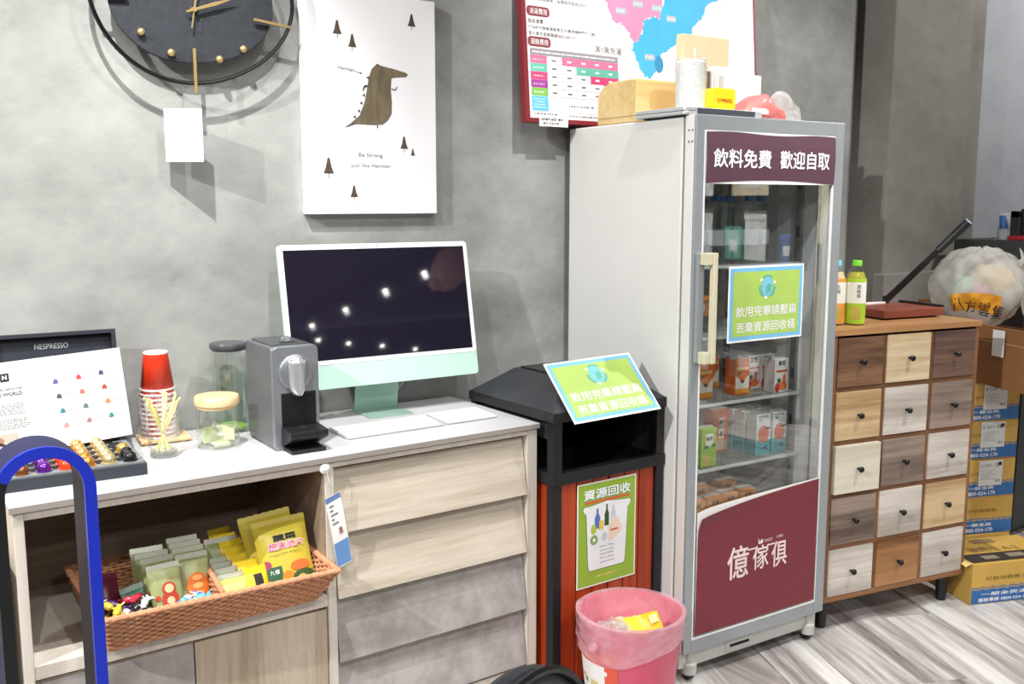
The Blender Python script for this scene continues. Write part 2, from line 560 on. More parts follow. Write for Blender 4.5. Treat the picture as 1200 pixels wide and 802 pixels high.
for i, (x, y, w) in enumerate(FAR_SPOTS):
    spot(x, y, w, {0: (1.9, 2.2, 1.0), 3: (4.78, -0.75, 1.35), 4: (4.4, 2.2, 1.2)}.get(i, (x + 0.25, y + 0.9, 0.4)), {0: 100, 3: 66, 4: 110}.get(i, 125), 0.03, 'black ceiling spotlight number %s of the mirrored rear lamps and added fill lamps' % ['one', 'two', 'three', 'four', 'five', 'six', 'seven', 'eight', 'nine', 'ten', 'eleven', 'twelve', 'thirteen', 'fourteen', 'fifteen'][i])

# ------------------------------------------------------------------ storage rack opposite the fridge (seen mirrored in its glass)
rk = thing('storage_rack', 'black metal storage rack opposite the fridge, mirrored in its glass', 'rack', (4.75, -0.65, 0))
for sx in (0, 0.42):
    for yy in (-1.3, -0.55, -0.02, 0.18):
        MB().box(sx - .022, sx + .022, yy - .022, yy + .022, 0, 2.25).build('post', BLACKM, rk)
for z in (0.22, 0.60, 1.02, 1.445, 2.05):
    MB().box(-.022, .44, -1.32, 0.20, z - 0.05, z).build('shelf', BLACKM, rk)
def rack_box(label, y, z, w, h, c, cn, d=.25):
    t = thing('storage_box', label, 'box', (4.78, -0.65 + y, z))
    m = mat('rack %s' % cn, c, 0.5)
    MB().box(0, d, 0, w, 0, h * .8).build('box_body', m, t, bevel=.004)
    MB().box(-.004, d + .004, -.004, w + .004, h * .8, h).build('lid', m, t, bevel=.004)
    MB().box(-.0015, 0, w * .25, w * .75, h * .25, h * .6).build('sticker', WHITE, t)
W1, B1, G1, E1, O1, T1 = ((236, 236, 234), 'white'), ((60, 100, 175), 'blue'), ((110, 112, 115), 'grey'), ((214, 200, 170), 'beige'), ((236, 150, 50), 'orange'), ((110, 180, 160), 'green')
for label, y, z, w, h, c in (('white storage carton at the left of the middle rack shelf', -1.24, 1.02, .22, .16, W1), ('grey storage carton beside the white one on the middle rack shelf', -.98, 1.02, .15, .20, G1),
    ('tall white storage carton in the centre of the middle rack shelf', -.78, 1.02, .20, .34, W1), ('pale green storage carton on the middle rack shelf', -.50, 1.02, .16, .22, T1), ('white storage carton near the right rack post', -.31, 1.02, .20, .33, W1),
    ('blue storage carton at the right end of the middle rack shelf', .02, 1.02, .12, .18, B1),
    ('grey storage bin at the left of the upper rack shelf', -1.22, 1.445, .30, .20, G1), ('white storage bin in the centre of the upper rack shelf', -.85, 1.445, .28, .24, W1), ('beige storage bin on the right of the upper rack shelf', -.45, 1.445, .35, .22, E1),
    ('beige carton at the left of the lower rack shelf', -1.2, .60, .30, .24, E1), ('orange carton on the lower rack shelf', -.82, .60, .18, .14, O1), ('grey carton on the lower rack shelf', -.45, .60, .35, .26, G1),
    ('white carton on the bottom rack shelf', -1.1, .22, .45, .26, W1), ('grey carton on the bottom rack shelf', -.42, .22, .38, .24, G1)):
    rack_box(label, y, z, w, h, *c)
pd = thing('beige_panel', 'tall beige sliding panel standing right of the storage rack', 'panel', (4.86, -.40, 0))
MB().box(0, .05, 0, .48, .04, 2.1).build('panel', mat('beige laminate', (222, 212, 184), .5), pd, bevel=.003)
MB().box(-.006, 0, .02, .05, .9, 1.15).build('pull', STEEL, pd)
MB().box(-.03, .08, .0, .48, 0, .04).build('foot_rail', STEEL, pd)

pdl = thing('mirrored_blob', 'dusty pink rounded pendant of unknown kind, added to show mirrored in the screen', 'blob', (3.0, -.5, 2.08))  # pink form added to mirror in the screen; lamp shape and cord invented
DPINK = mat('dusty pink felt', (206, 156, 150), .8, var=.06)
MB().lathe([(.0005, -.165), (.05, -.155), (.095, -.10), (.118, -.02), (.112, .06), (.075, .125), (.0005, .145)], 24).build('shade', DPINK, pdl, (0, 0, 0), (0, R(38), 0), smooth=True)
MB().lathe([(.0005, -.05), (.035, -.04), (.05, 0), (.04, .04), (.0005, .05)], 18).build('bulge', DPINK, pdl, (-.115, 0, -.095), (0, R(60), 0), smooth=True)
MB().cyl((.06, 0, .10), (.06, 0, CEIL - 2.08), .004, n=8).build('cord', BLACK, pdl)

# ------------------------------------------------------------------ counter: low cabinet and its worktop
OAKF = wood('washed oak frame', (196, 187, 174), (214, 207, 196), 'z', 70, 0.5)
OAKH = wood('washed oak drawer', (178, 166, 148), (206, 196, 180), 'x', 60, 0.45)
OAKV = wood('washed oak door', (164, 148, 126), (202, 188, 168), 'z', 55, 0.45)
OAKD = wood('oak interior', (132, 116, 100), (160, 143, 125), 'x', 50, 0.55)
STONE = wood('grey slate laminate', (140, 135, 132), (170, 165, 162), 'y', 22, 0.4)
TOPM = mat('white stone worktop', (200, 199, 201), 0.32, var=0.02, scale=5)
EDGE = mat('worktop edge', (150, 143, 137), 0.5)
X0, X1, YF, ZT = 0.266, 1.545, 2.0574, 0.812
cabn = thing('low_cabinet', 'pale oak sideboard with open snack shelf, two doors and four slanted drawers', 'cabinet', (X0, YF, 0))
def cb(name, m, xa, xb, ya, yb, za, zb, bevel=0.0015, parent=None):
    return MB().box(xa - X0, xb - X0, ya - YF, yb - YF, za, zb).build(name, m, parent or cabn, bevel=bevel)
YB = WY - 0.012
cb('side_panel', OAKF, X0 + .002, X0 + .022, YF, YB, 0, ZT - .016)
cb('side_panel', OAKF, 1.508, 1.541, YF, YB, 0, ZT - .016)
cb('divider', OAKF, .924, .946, YF, YB, 0, ZT - .016)
cb('top_rail', OAKF, .288, .924, YF, YF + .05, .780, ZT - .016)
cb('top_rail', OAKF, .946, 1.508, YF, YF + .05, .783, ZT - .016)
cb('shelf', OAKF, .288, .924, YF + .002, YB - .01, .446, .476)
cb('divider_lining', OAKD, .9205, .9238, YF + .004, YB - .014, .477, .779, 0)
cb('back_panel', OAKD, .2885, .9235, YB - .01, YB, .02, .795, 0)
cb('plinth', OAKF, .288, 1.508, YF + .04, YF + .06, 0, .07)
d = cb('door', STONE, .289, .605, YF + .006, YF + .026, .075, .438)
cb('door_pull', OAKD, .289, .605, YF + .008, YF + .024, .4385, .4415, 0, None)
d = cb('door', OAKV, .608, .922, YF + .006, YF + .026, .075, .438)
zs = [.780, .6205, .4596, .2989, .138]
for i in range(4):
    za, zb = zs[i + 1], zs[i] - .006
    xa, xb = .949 - X0, 1.5045 - X0
    front_b, front_t = -0.006, 0.020
    p = [(xa, front_b, za), (xb, front_b, za), (xa, front_b + .018, za), (xb, front_b + .018, za),
         (xa, front_t, zb), (xb, front_t, zb), (xa, front_t + .018, zb), (xb, front_t + .018, zb)]
    dr = MB().hexa(p).build('drawer', OAKH if i < 2 else STONE, cabn, bevel=.0012)
    dr['label'] = 'washed oak slanted drawer front' if i < 2 else 'grey slate slanted drawer front'
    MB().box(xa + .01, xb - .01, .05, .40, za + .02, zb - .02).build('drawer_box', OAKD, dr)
cb('bottom_board', OAKF, .946, 1.508, YF, YB, .10, .130)

wt = thing('worktop', 'white stone-look worktop slab covering the pale oak sideboard', 'worktop', (X0, YF, ZT))
MB().box(-.004, X1 - X0, -.006, YB - YF, -.014, 0).build('slab', TOPM, wt, bevel=.001)
MB().box(-.0042, X1 - X0 + .0002, -.0068, -.0061, -.0138, -.0012).build('front_edge', EDGE, wt)

nb = thing('oak_cabinet', 'low oak cabinet end at the far left behind the trolley handle', 'cabinet', (-0.35, 2.06, 0))
MB().box(0, .597, 0, .42, .06, .66).build('body', OAKV, nb, bevel=.002)
MB().box(-.004, .600, -.006, .42, .66, .687).build('top', OAKV, nb, bevel=.002)
MB().box(.02, .58, .03, .4, 0, .06).build('plinth', OAKD, nb)

# hanging label on the divider
tg = thing('hanging_tag', 'white and blue price tag hanging from a clear hook on the sideboard', 'tag', (.935, YF, .785))
MB().lathe([(0.0001, 0), (.0125, 0), (.0135, .003), (.009, .006), (.004, .008), (.004, .013), (.0001, .014)], 18).build('suction_hook', mat('milky plastic', (238, 238, 236), 0.25), tg, (-.012, -.0005, 0), (R(90), 0, 0), smooth=True)
MB().tube([(-.012, -.012, -.004), (-.008, -.014, -.03), (0.004, -.012, -.062)], .0008, 6).build('string', WHITE, tg)
card = MB().grid(lambda u, v: (-.019 + .038 * u + .028 * (1 - v), -.012 - .004 * math.sin(v * 3.1), -.24 + .175 * v + (u - .5) * .012), 2, 10).build('card', WHITE, tg, solid=.0006)
sf = lambda x, z: -.0125 - .004 * math.sin((z + .24) / .175 * 3.1)
P = Print(tg, eps=.0004, surf=sf)
BLUE1 = mat('tag blue', (105, 150, 205), 0.5); BLUE2 = mat('tag slate blue', (95, 125, 170), 0.5)
def shx(u, v): return (-.019 + .038 * u + .028 * (1 - v), -.24 + .175 * v + (u - .5) * .012)
def quad(nm, m, u0, u1, v0, v1, ly=1):
    n = 6
    for k in range(n):
        a = v0 + (v1 - v0) * k / n; b = v0 + (v1 - v0) * (k + 1) / n
        P.poly(nm, m, [shx(u0, a), shx(u1, a), shx(u1, b), shx(u0, b)], ly)
quad('blue_panel', BLUE1, .03, .97, .02, .36)
quad('header', BLUE2, 0, 1, .93, 1)
for v in (.86, .80, .74, .68, .62):
    quad('small_print', GREYINK, .15, .3 + .5 * random.random(), v, v + .02, 2)
quad('photo', mat('tag photo', (150, 110, 95)), .5, .72, .46, .55, 2)
P.build()

# ------------------------------------------------------------------ capsule box with leaflet
SLATE = mat('dark slate card', (44, 50, 58), 0.5, var=0.06)
NAVY = mat('black blue card', (34, 38, 48), 0.5, var=0.06)
TRAYG = mat('grey flocked tray', (120, 124, 124), 0.8)
HOLE = mat('dark cavity', (10, 10, 12), 0.8)
PALEINK = mat('pale lettering', (196, 200, 206), 0.5)
cx_ = thing('capsule_box', 'open black presentation box of coffee capsules with raised lid', 'box', (.548, 2.142, ZT), -0.07)
TW, TD = .278, .292
MB().box(-TW, 0, 0, TD, 0, .026).build('tray', SLATE, cx_, bevel=.001)
MB().box(-TW + .004, -.004, .004, TD - .004, .026, .030).build('insert', TRAYG, cx_)
lid = MB().box(-TW, 0, 0, .006, 0, .282).box(-TW, 0, -.022, 0, .272, .282).box(-.010, 0, -.022, 0, 0, .272).box(-TW, -TW + .01, -.022, 0, 0, .272).build('lid', NAVY, cx_, (0, TD + .004, .004), (R(-7), 0, 0), bevel=.001)
for a, b in ((-.010, -.022),):
    MB().prism(rrect(-TW + .02, -.02, .03, .258, .02), 'y', -.0012, -.0002).build('lid_lining', mat('lining card', (40, 45, 56), 0.45), lid)
P = Print(lid, -.0014, .0004)
P.txt('brand_lettering', PALEINK, 'NESPRESSO', -.140, .250, h=.0125, w=.072, layer=1, bold=.012)
P.lines('embossed_print', mat('dim lettering', (95, 100, 110)), -.175, -.06, .205, .222, 2, 1)
P.build()
gapx = .0425
mbh = MB()
for c in range(6):
    for r_ in range(6):
        for ox, oy in ((0, 0), (gapx / 2, .021)):
            hx, hy = -.030 - gapx * c - ox, .026 + .0435 * r_ + oy
            if hx > -TW + .014 and hy < TD - .02:
                mbh.cyl((hx, hy, .0301), (hx, hy, .0303), .0165, n=16)
mbh.build('cavity', HOLE, cx_)
pod_cols = {'brown': (150, 100, 62), 'green': (88, 122, 82), 'purple': (110, 52, 160), 'orange red': (222, 74, 34), 'copper orange': (205, 140, 62), 'amber': (224, 176, 104),
            'pale gold': (218, 200, 148), 'black': (26, 28, 32), 'gold': (206, 172, 84)}
podm = {k: mat('capsule %s' % k, v, 0.28, metal=0.75 if k not in ('black', 'orange red') else 0.3, var=0.05) for k, v in pod_cols.items()}
pods = {}
def pod(colour, loc, label):
    if colour not in pods:
        t = thing('coffee_capsule', label, 'capsule', loc, group='coffee capsules in the black tray')
        MB().lathe([(.0135, 0), (.0135, .007), (.0112, .0145), (.0065, .0180), (0, .0188)], 18).build('capsule_body', podm[colour], t, smooth=True)
        MB().lathe([(.0133, -.0012), (.0166, -.0012), (.0168, .0004), (.0133, .0010)], 18).build('rim', podm[colour], t, smooth=True)
        pods[colour] = t
    else:
        dup(pods[colour], loc, label=label)
columns = [['black', 'black', 'gold'], ['pale gold'] * 5, ['copper orange', 'copper orange', 'amber', 'amber', 'amber'], ['orange red'] * 4,
           ['purple', 'purple', 'purple', 'green'], ['brown', 'brown', 'green', 'green']]
cname = ['rightmost', 'second from right', 'third from right', 'fourth from right', 'second from left', 'leftmost']
ordn = ['first', 'second', 'third', 'fourth', 'fifth']
ca, sa = math.cos(-.07), math.sin(-.07)
for c, colr in enumerate(columns):
    for r_, colour in enumerate(colr):
        lx, ly = -.030 - gapx * c, .026 + .0435 * r_
        pod(colour, (.548 + lx * ca - ly * sa, 2.142 + lx * sa + ly * ca, ZT + .0315), '%s coffee capsule, %s from front in the %s column' % (colour, ordn[r_], cname[c]))

lf = thing('leaflet', 'folded white capsule guide leaflet standing in front of the black lid', 'leaflet', (.404, 2.360, .846), rot=(R(-10), R(-3.0), 0))
PAPER2 = mat('leaflet left page', (228, 228, 226), 0.6, var=0.02); 
def leafy(x): return .018 * (x / .17) ** 2 if x < 0 else .010 * (x / .17) ** 2
MB().grid(lambda u, v: (-.168 + .340 * u, leafy(-.168 + .340 * u) - .003, .208 * v), 16, 4).build('sheet', mat('leaflet paper', (214, 214, 212), .6, var=.015), lf, solid=.0008)
P = Print(lf, eps=.0004, surf=lambda x, z: leafy(x) - .0036)
P.rect('emblem_square', INK, -.088, -.070, .165, .183, 1)
P.txt('emblem_letter', WHITE, 'N', -.079, .174, h=.009, layer=2, bold=.03)
P.txt('title', GREYINK, 'TRAVEL AROUND', -.079, .148, h=.0045, w=.066, bold=.01)
P.txt('title', mat('dark grey ink', (90, 90, 92), .7), 'THE WORLD', -.079, .1365, h=.0075, w=.062, bold=.02)
P.lines('small_print', GREYINK, -.125, -.045, .090, .116, 6, 1, .15, .3)
P.lines('small_print', GREYINK, -.125, -.040, .058, .082, 6, 1, .15, .3)
P.rect('photo', mat('photo beige', (196, 180, 165)), -.155, -.070, .008, .050, 1, 4, 1)
P.fan('photo_hand', mat('photo skin', (165, 120, 98)), -.120, .036, .022, .010, 2)
P.poly('photo_dark', mat('photo dark', (48, 40, 40)), [(-.150, .016), (-.128, .022), (-.110, .034), (-.082, .020), (-.085, .016), (-.112, .028), (-.126, .010), (-.150, .008)], 3)
podcol = [['purple', (105, 85, 150)], ['red', (190, 70, 70)], ['ink', (70, 70, 110)], ['ink', (80, 75, 100)], ['rose', (195, 110, 100)], ['red', (180, 70, 60)],
          ['teal', (60, 130, 140)], ['sage', (90, 120, 115)], ['orange', (225, 130, 80)], ['pink', (210, 140, 145)], ['mauve', (160, 120, 120)], ['teal', (60, 140, 155)]]
for i in range(12):
    r_, c_ = divmod(i, 3)
    px, pz = .022 + c_ * .050 + .003 * r_, .150 - r_ * .034 + .003 * c_
    m = mat('leaflet %s' % podcol[i][0] + str(podcol[i][1][0]), podcol[i][1], .6)
    P.poly('capsule_picture', m, [(px - .006, pz - .005), (px + .006, pz - .005), (px + .004, pz + .003), (px, pz + .006), (px - .004, pz + .003)], 1)
    P.lines('caption', GREYINK, px + .010, px + .032, pz - .003, pz + .006, 2, 1, .4, .3)
    P.lines('caption', mat('faint ink', (190, 190, 190), .7), px - .005, px + .036, pz - .012, pz - .007, 1, 1, .3, .3)
P.build()

# ------------------------------------------------------------------ board, cups, straws, jar, pitcher
LIGHTWOOD = wood('light beech', (214, 178, 126), (236, 206, 160), 'x', 50, 0.5)
bd = thing('wooden_board', 'small wooden serving board under the stack of red cups', 'board', (.664, 2.436, ZT), -0.1)
MB().box(-.058, .060, -.043, .043, .004, .013).build('plate', LIGHTWOOD, bd, bevel=.002)
MB().box(-.050, -.035, -.038, .038, 0, .004).box(.035, .050, -.038, .038, 0, .004).build('foot', LIGHTWOOD, bd)
RED = mat('glossy red paper cup', (206, 52, 26), 0.35, var=0.03)
CUPW = mat('white cup rim', (244, 240, 238), 0.45)
cup0 = None
zr = .8255
NC = 11
for i in range(NC):
    z = zr + .0118 * (NC - 1 - i)
    lab = 'red paper cup, topmost of the upside-down stack' if i == 0 else 'white-rimmed red paper cup, %s from the top of the upside-down stack' % ['', 'second', 'third', 'fourth', 'fifth', 'sixth', 'seventh', 'eighth', 'ninth', 'tenth', 'eleventh'][i]
    if cup0 is None:
        cup0 = thing('paper_cup', lab, 'cup', (.656, 2.434, z), group='upside-down red paper cups')
        MB().shell([(.0392, .004), (.0285, .088), (.0280, .0905)], 28).build('wall', RED, cup0, smooth=True, solid=.0005)
        MB().lathe([(.0392, .001), (.0412, .0005), (.0418, .0025), (.0410, .0048), (.0390, .0045)], 28).build('rim', CUPW, cup0, smooth=True)
        MB().lathe([(.0285, .0885), (.0292, .0915), (.0280, .0935), (.0262, .0905), (.0005, .0900)], 28).build('base', CUPW, cup0, smooth=True)
    else:
        dup(cup0, (.656, 2.434, z), label=lab)
rng = random.Random(5)
FILM2 = thin_glass('cloudy cup sleeve', base=.08, haze=.30)
def sleeve(u, v):
    t = 2 * math.pi * u
    w = .0445 + .012 * max(0, math.sin(t * 1 - .6)) * (1 - v * .6) + .0025 * math.sin(7 * t + 9 * v) + .0018 * math.sin(13 * t - 14 * v)
    return (w * math.cos(t), w * math.sin(t) * .95, .112 * v + .006 * math.sin(5 * t) * v)
sl = thing('cup_sleeve', 'crumpled clear plastic sleeve around the bottom of the red cup stack', 'plastic sleeve', (.660, 2.434, ZT + .014))
MB().grid(sleeve, 48, 14).build('film', FILM2, sl, smooth=True)

tm = thing('glass_tumbler', 'clear glass tumbler holding pale yellow straws beside the red cups', 'glass', (.622, 2.280, ZT))
MB().shell([(.0005, .0015), (.0300, .0015), (.0325, .006), (.0345, .05), (.0378, .132), (.0386, .134), (.0368, .132), (.0332, .05), (.0300, .016), (.0005, .014)], 32).build('glass_wall', CLEAR, tm, smooth=True)
MB().lathe([(.0295, .002), (.031, .008), (.029, .0135), (.0005, .0135)], 28).build('thick_base', thin_glass('tumbler base', (225, 232, 232), base=.08), tm, smooth=True)
STRAW = mat('pale yellow straw', (240, 228, 150), 0.4, var=.03)
for i in range(11):
    a = 2 * math.pi * i / 11 + rng.random() * .4
    lean = .028 + .008 * rng.random()
    bx, by = -.016 * math.cos(a), -.016 * math.sin(a)
    h = .100 + .022 * rng.random()
    tx, ty = lean * math.cos(a), lean * math.sin(a)
    t = thing('drinking_straw', 'pale yellow straw in the tumbler, %s of the bunch going round from the right' % ['first', 'second', 'third', 'fourth', 'fifth', 'sixth', 'seventh', 'eighth', 'ninth', 'tenth', 'eleventh'][i], 'straw', (.622, 2.280, ZT + .016), group='straws in the tumbler')
    MB().tube([(bx, by, 0), (tx, ty, h)], .0024, 8).build('stalk', STRAW, t, smooth=True)
    ex, ey = tx + .012 * math.cos(a + 1), ty + .012 * math.sin(a + 1)
    MB().tube([(tx, ty, h), (tx + .002, ty, h + .005), (ex, ey, h + .011)], .0024, 8).build('bent_tip', STRAW, t, smooth=True)

jr = thing('glass_jar', 'glass storage jar with round wooden lid and tea bags inside', 'jar', (.755, 2.292, ZT))
MB().shell([(.0005, .002), (.040, .002), (.0485, .010), (.0505, .022), (.0505, .085), (.047, .098), (.0465, .106), (.0450, .104), (.0455, .097), (.0487, .084), (.0487, .024), (.046, .013), (.038, .008), (.0005, .008)], 36).build('glass_wall', CLEAR, jr, smooth=True)
MB().lathe([(.0455, .098), (.0455, .1065), (.0515, .1065), (.0525, .110), (.0525, .124), (.0500, .1275), (.0005, .1275)], 36).build('lid', LIGHTWOOD, jr, smooth=True)
TEAB = mat('tea bag paper', (226, 226, 190), 0.7, var=.06); TEAG = mat('green tea sachet', (214, 220, 170), 0.6, var=.05)
for i, (x, y, z, a, tl, m, nm) in enumerate([(-.016, .006, .012, .3, 80, TEAG, 'lying left'), (.022, .008, .012, -.5, 75, TEAB, 'leaning right'), (.004, -.022, .010, 0.1, 8, TEAG, 'lying flat at the front'), (.002, .012, .022, .1, 60, WHITE, 'standing in the middle')]):
    t = thing('tea_bag', 'pale tea bag %s inside the wooden-lidded jar' % nm, 'tea bag', (.755 + x, 2.292 + y, ZT + z), group='tea bags in the jar', rot=(R(-90 + tl), 0, a))
    if i == 3:
        MB().prism([(-.022, 0), (.022, 0), (.016, .020), (.004, .042), (-.008, .030)], 'y', -.003, .003).build('sachet', m, t, bevel=.002)
        pp = Print(t, -.0032, .0004); pp.txt('small_print', mat('violet ink', (150, 130, 180)), '茶', 0, .014, h=.012, layer=1); pp.build()
    else:
        MB().box(-.020, .020, -.003, .003, 0, .034).build('sachet', m, t, bevel=.0025)
        MB().box(-.0205, .0205, -.001, .001, .034, .038).build('crimp', m, t)

pt = thing('water_pitcher', 'tall glass water carafe with dark lid behind the jar', 'pitcher', (.840, 2.440, ZT))
MB().shell([(.0005, .002), (.043, .002), (.0455, .008), (.0455, .205), (.0445, .218), (.0430, .218), (.0438, .205), (.0438, .010), (.0005, .007)], 32).build('glass_wall', CLEAR, pt, smooth=True)
MB().lathe([(.0005, .0075), (.0433, .0075), (.0433, .1545), (.0005, .1550)], 32).build('water', thin_glass('water', (250, 254, 252), 1.33), pt, smooth=True)
MB().lathe([(.0005, .212), (.042, .212), (.0475, .219), (.0485, .225), (.046, .231), (.0005, .232)], 32).build('lid', mat('dark grey lid', (70, 72, 76), 0.3), pt, smooth=True)
MB().lathe([(.0005, .009), (.036, .009), (.038, .013), (.030, .019), (.0005, .020)], 20).build('lime_slices', mat('lime green', (150, 190, 80), 0.5, var=.2), pt, smooth=True)

# ------------------------------------------------------------------ coffee machine
MET = mat('titan grey metal', (150, 154, 160), 0.32, metal=0.65, var=.04, scale=90)
METS = mat('grey side casing', (120, 122, 126), 0.38, metal=0.5, var=.05, scale=60)
METL = mat('pale silver', (206, 208, 212), 0.25, metal=0.7)
RIB = mat('black ribbed plastic', (22, 23, 26), 0.5)
cm = thing('coffee_machine', 'grey metal capsule coffee machine with lever standing left of the computer', 'coffee machine', (.847, 2.172, ZT), -0.03)
W_, D_, H_ = .116, .190, .250
prof = rrect(0.004, D_, .004, H_ - .002, .016)
MB().prism([(y, z) for y, z in prof], 'x', .003, W_ - .003).build('casing', METS, cm, bevel=.004)
MB().prism(rrect(0, W_, 0, H_, .014), 'y', -.006, .006).build('front_plate', MET, cm, bevel=.003)
MB().box(.012, W_ - .012, .03, D_ - .02, H_ - .003, H_ + .002).build('top_panel', mat('graphite top', (72, 74, 78), .35), cm, bevel=.002)
MB().box(.04, .075, .035, .055, H_ + .0005, H_ + .004).build('button', BLACK, cm, bevel=.001)
MB().lathe([(.0005, .004), (.004, .004), (.004, .009), (.0005, .011)], 12).build('knob', METL, cm, (.06, .08, H_), smooth=True)
dc = MB().lathe([(.0005, .006), (.040, .006), (.0425, .004), (.0435, 0)], 36).build('dial', MET, cm, (.058, -.006, .187), (R(90), 0, 0), smooth=True)
lv = MB().grid(lambda u, v: (0.058 + (.0215 - .004 * v) * math.cos(math.pi * u) * (1.0 if v < .85 else 1 - (v - .85) * 3), -.012 - (.022 + .006 * v) * math.sin(math.pi * u) * (1 - .3 * v), .217 - .084 * v), 14, 12)
lv.build('lever', METL, cm, smooth=True, solid=.002)
MB().lathe([(.0005, .022), (.008, .020), (.0150, .012), (.0175, 0)], 20).build('lever_hub', METL, cm, (.058, -.012, .213), (R(90), 0, 0), smooth=True)
P = Print(cm, -.0125, .0004)
P.txt('brand_lettering', mat('etched grey', (205, 206, 208)), 'NESPRESSO', .058, .223, h=.0035, w=.022, layer=1, bold=.01); P.build()
MB().box(.020, .106, -.0075, -.0062, .050, .138).build('recess_panel', RIB, cm)
for i in range(15):
    z = .054 + i * .0056
    MB().box(.021, .105, -.0095, -.0074, z, z + .003).build('rib', RIB, cm)
MB().prism([(-.004, .010), (-.060, .034), (-.068, .040), (-.068, .054), (-.004, .058)], 'x', .018, .112).build('drip_tray', BLACK, cm, bevel=.002)
MB().cyl((.064, -.036, .055), (.064, -.036, .0585), .010, n=20).build('drain_hole', HOLE, cm)
MB().box(.022, .108, -.060, -.004, 0, .010).build('tray_foot', BLACK, cm, bevel=.002)

# ------------------------------------------------------------------ all-in-one computer, keyboard, trackpad
MINT = mat('mint aluminium', (186, 218, 204), 0.4, var=.01)
MINTD = mat('green anodised stand', (158, 190, 176), 0.38, metal=.2, var=.02)
BEZEL = mat('white bezel glass', (238, 238, 240), 0.15, var=.01)
pcx = thing('desktop_computer', 'mint green all-in-one desktop computer with dark switched-off screen', 'computer', (1.285, 2.385, ZT), -0.0476)
scr = bpy.data.objects.new('display', None); scr.location = (-.302, -.012, .091); scr.rotation_euler = (-0.1853, 0, 0)
PWD, PHT = .5717, .390
body = MB().prism(rrect(0, PWD, 0, PHT, .010), 'y', 0, .0115).build('display', MINT, pcx, (-.302, -.012, .091), (-0.1853, 0, 0), bevel=.001)
bpy.data.objects.remove(scr)
MB().prism(rrect(.0008, PWD - .0008, .0655, PHT - .0008, .0095), 'y', -.0012, -.0001).build('bezel', BEZEL, body)
SCRM = mat('black screen glass', (30, 26, 40), 0.03, var=0, spec=0.9)
SCRM.node_tree.nodes['Principled BSDF'].inputs['Coat Weight'].default_value = 1.0
SCRM.node_tree.nodes['Principled BSDF'].inputs['Coat IOR'].default_value = 1.7
MB().box(.0135, PWD - .0135, -.0022, -.0013, .0775, PHT - .0145).build('screen', SCRM, body)
MB().cyl((PWD / 2, -.0011, PHT - .007), (PWD / 2, -.0016, PHT - .007), .0018, n=10).build('webcam', INK, body)
MB().box(PWD - .002, PWD + .0008, .001, .0105, .02, PHT - .03).build('side_edge', MINTD, body)
MB().box(-.088, .045, -.032, .082, 0, .0045).build('stand_base', MINTD, pcx, bevel=.0015)
MB().hexa([(-.088, .072, .004), (.045, .072, .004), (-.088, .080, .004), (.045, .080, .004), (-.088, .040, .190), (.045, .040, .190), (-.088, .048, .190), (.045, .048, .190)]).build('stand_neck', MINTD, pcx, bevel=.001)

kb = thing('keyboard', 'slim white computer keyboard in front of the desktop computer', 'keyboard', (1.040, 2.172, ZT), -0.01)
MB().hexa([(0, 0, .001), (.282, 0, .001), (0, .115, .001), (.282, .115, .001), (0, 0, .005), (.282, 0, .005), (0, .115, .0105), (.282, .115, .0105)]).build('base', mat('keyboard aluminium', (176, 180, 178), .4), kb, bevel=.001)
KEYW = mat('white keys', (240, 240, 240), 0.5)
km = MB()
for r_ in range(5):
    yy = .006 + r_ * .0215; zz = .0052 + .0050 * (yy / .115)
    xs = [.006 + i * .0194 for i in range(14)] if r_ else [.006, .0254, .0448, .0642, .0836, .190, .2094, .2288, .2482]
    for i, x in enumerate(xs):
        w = .0168
        if r_ == 0 and i == 4: w = .103
        km.box(x, x + w, yy, yy + .0185, zz, zz + .0016)
km.build('keys', KEYW, kb)
tp = thing('trackpad', 'flat white trackpad right of the keyboard', 'trackpad', (1.330, 2.172, ZT), -0.01)
MB().hexa([(0, 0, .001), (.160, 0, .001), (0, .115, .001), (.160, .115, .001), (0, 0, .0048), (.160, 0, .0048), (0, .115, .0102), (.160, .115, .0102)]).build('base', mat('keyboard aluminium', (214, 218, 216)), tp, bevel=.001)
MB().hexa([(.002, .002, .0049), (.158, .002, .0049), (.002, .113, .0102), (.158, .113, .0102), (.002, .002, .0056), (.158, .002, .0056), (.002, .113, .0109), (.158, .113, .0109)]).build('touch_surface', KEYW, tp)
WCAB = mat('white cable', (225, 228, 225), .5)
c1 = thing('power_cable', 'thin pale power cable looping behind the desktop computer stand', 'cable', (1.25, 2.47, ZT))
MB().tube([(.16, -.02, .12), (.13, .005, .085), (.09, .02, .03), (.05, .025, .006), (.0, .022, .003), (-.07, .01, .003), (-.10, -.01, .003)], .0022, 8).build('cord', WCAB, c1, smooth=True)
MB().cyl((-.10, -.01, .004), (-.118, -.018, .005), .005, .004, n=10).build('plug', WCAB, c1, smooth=True)

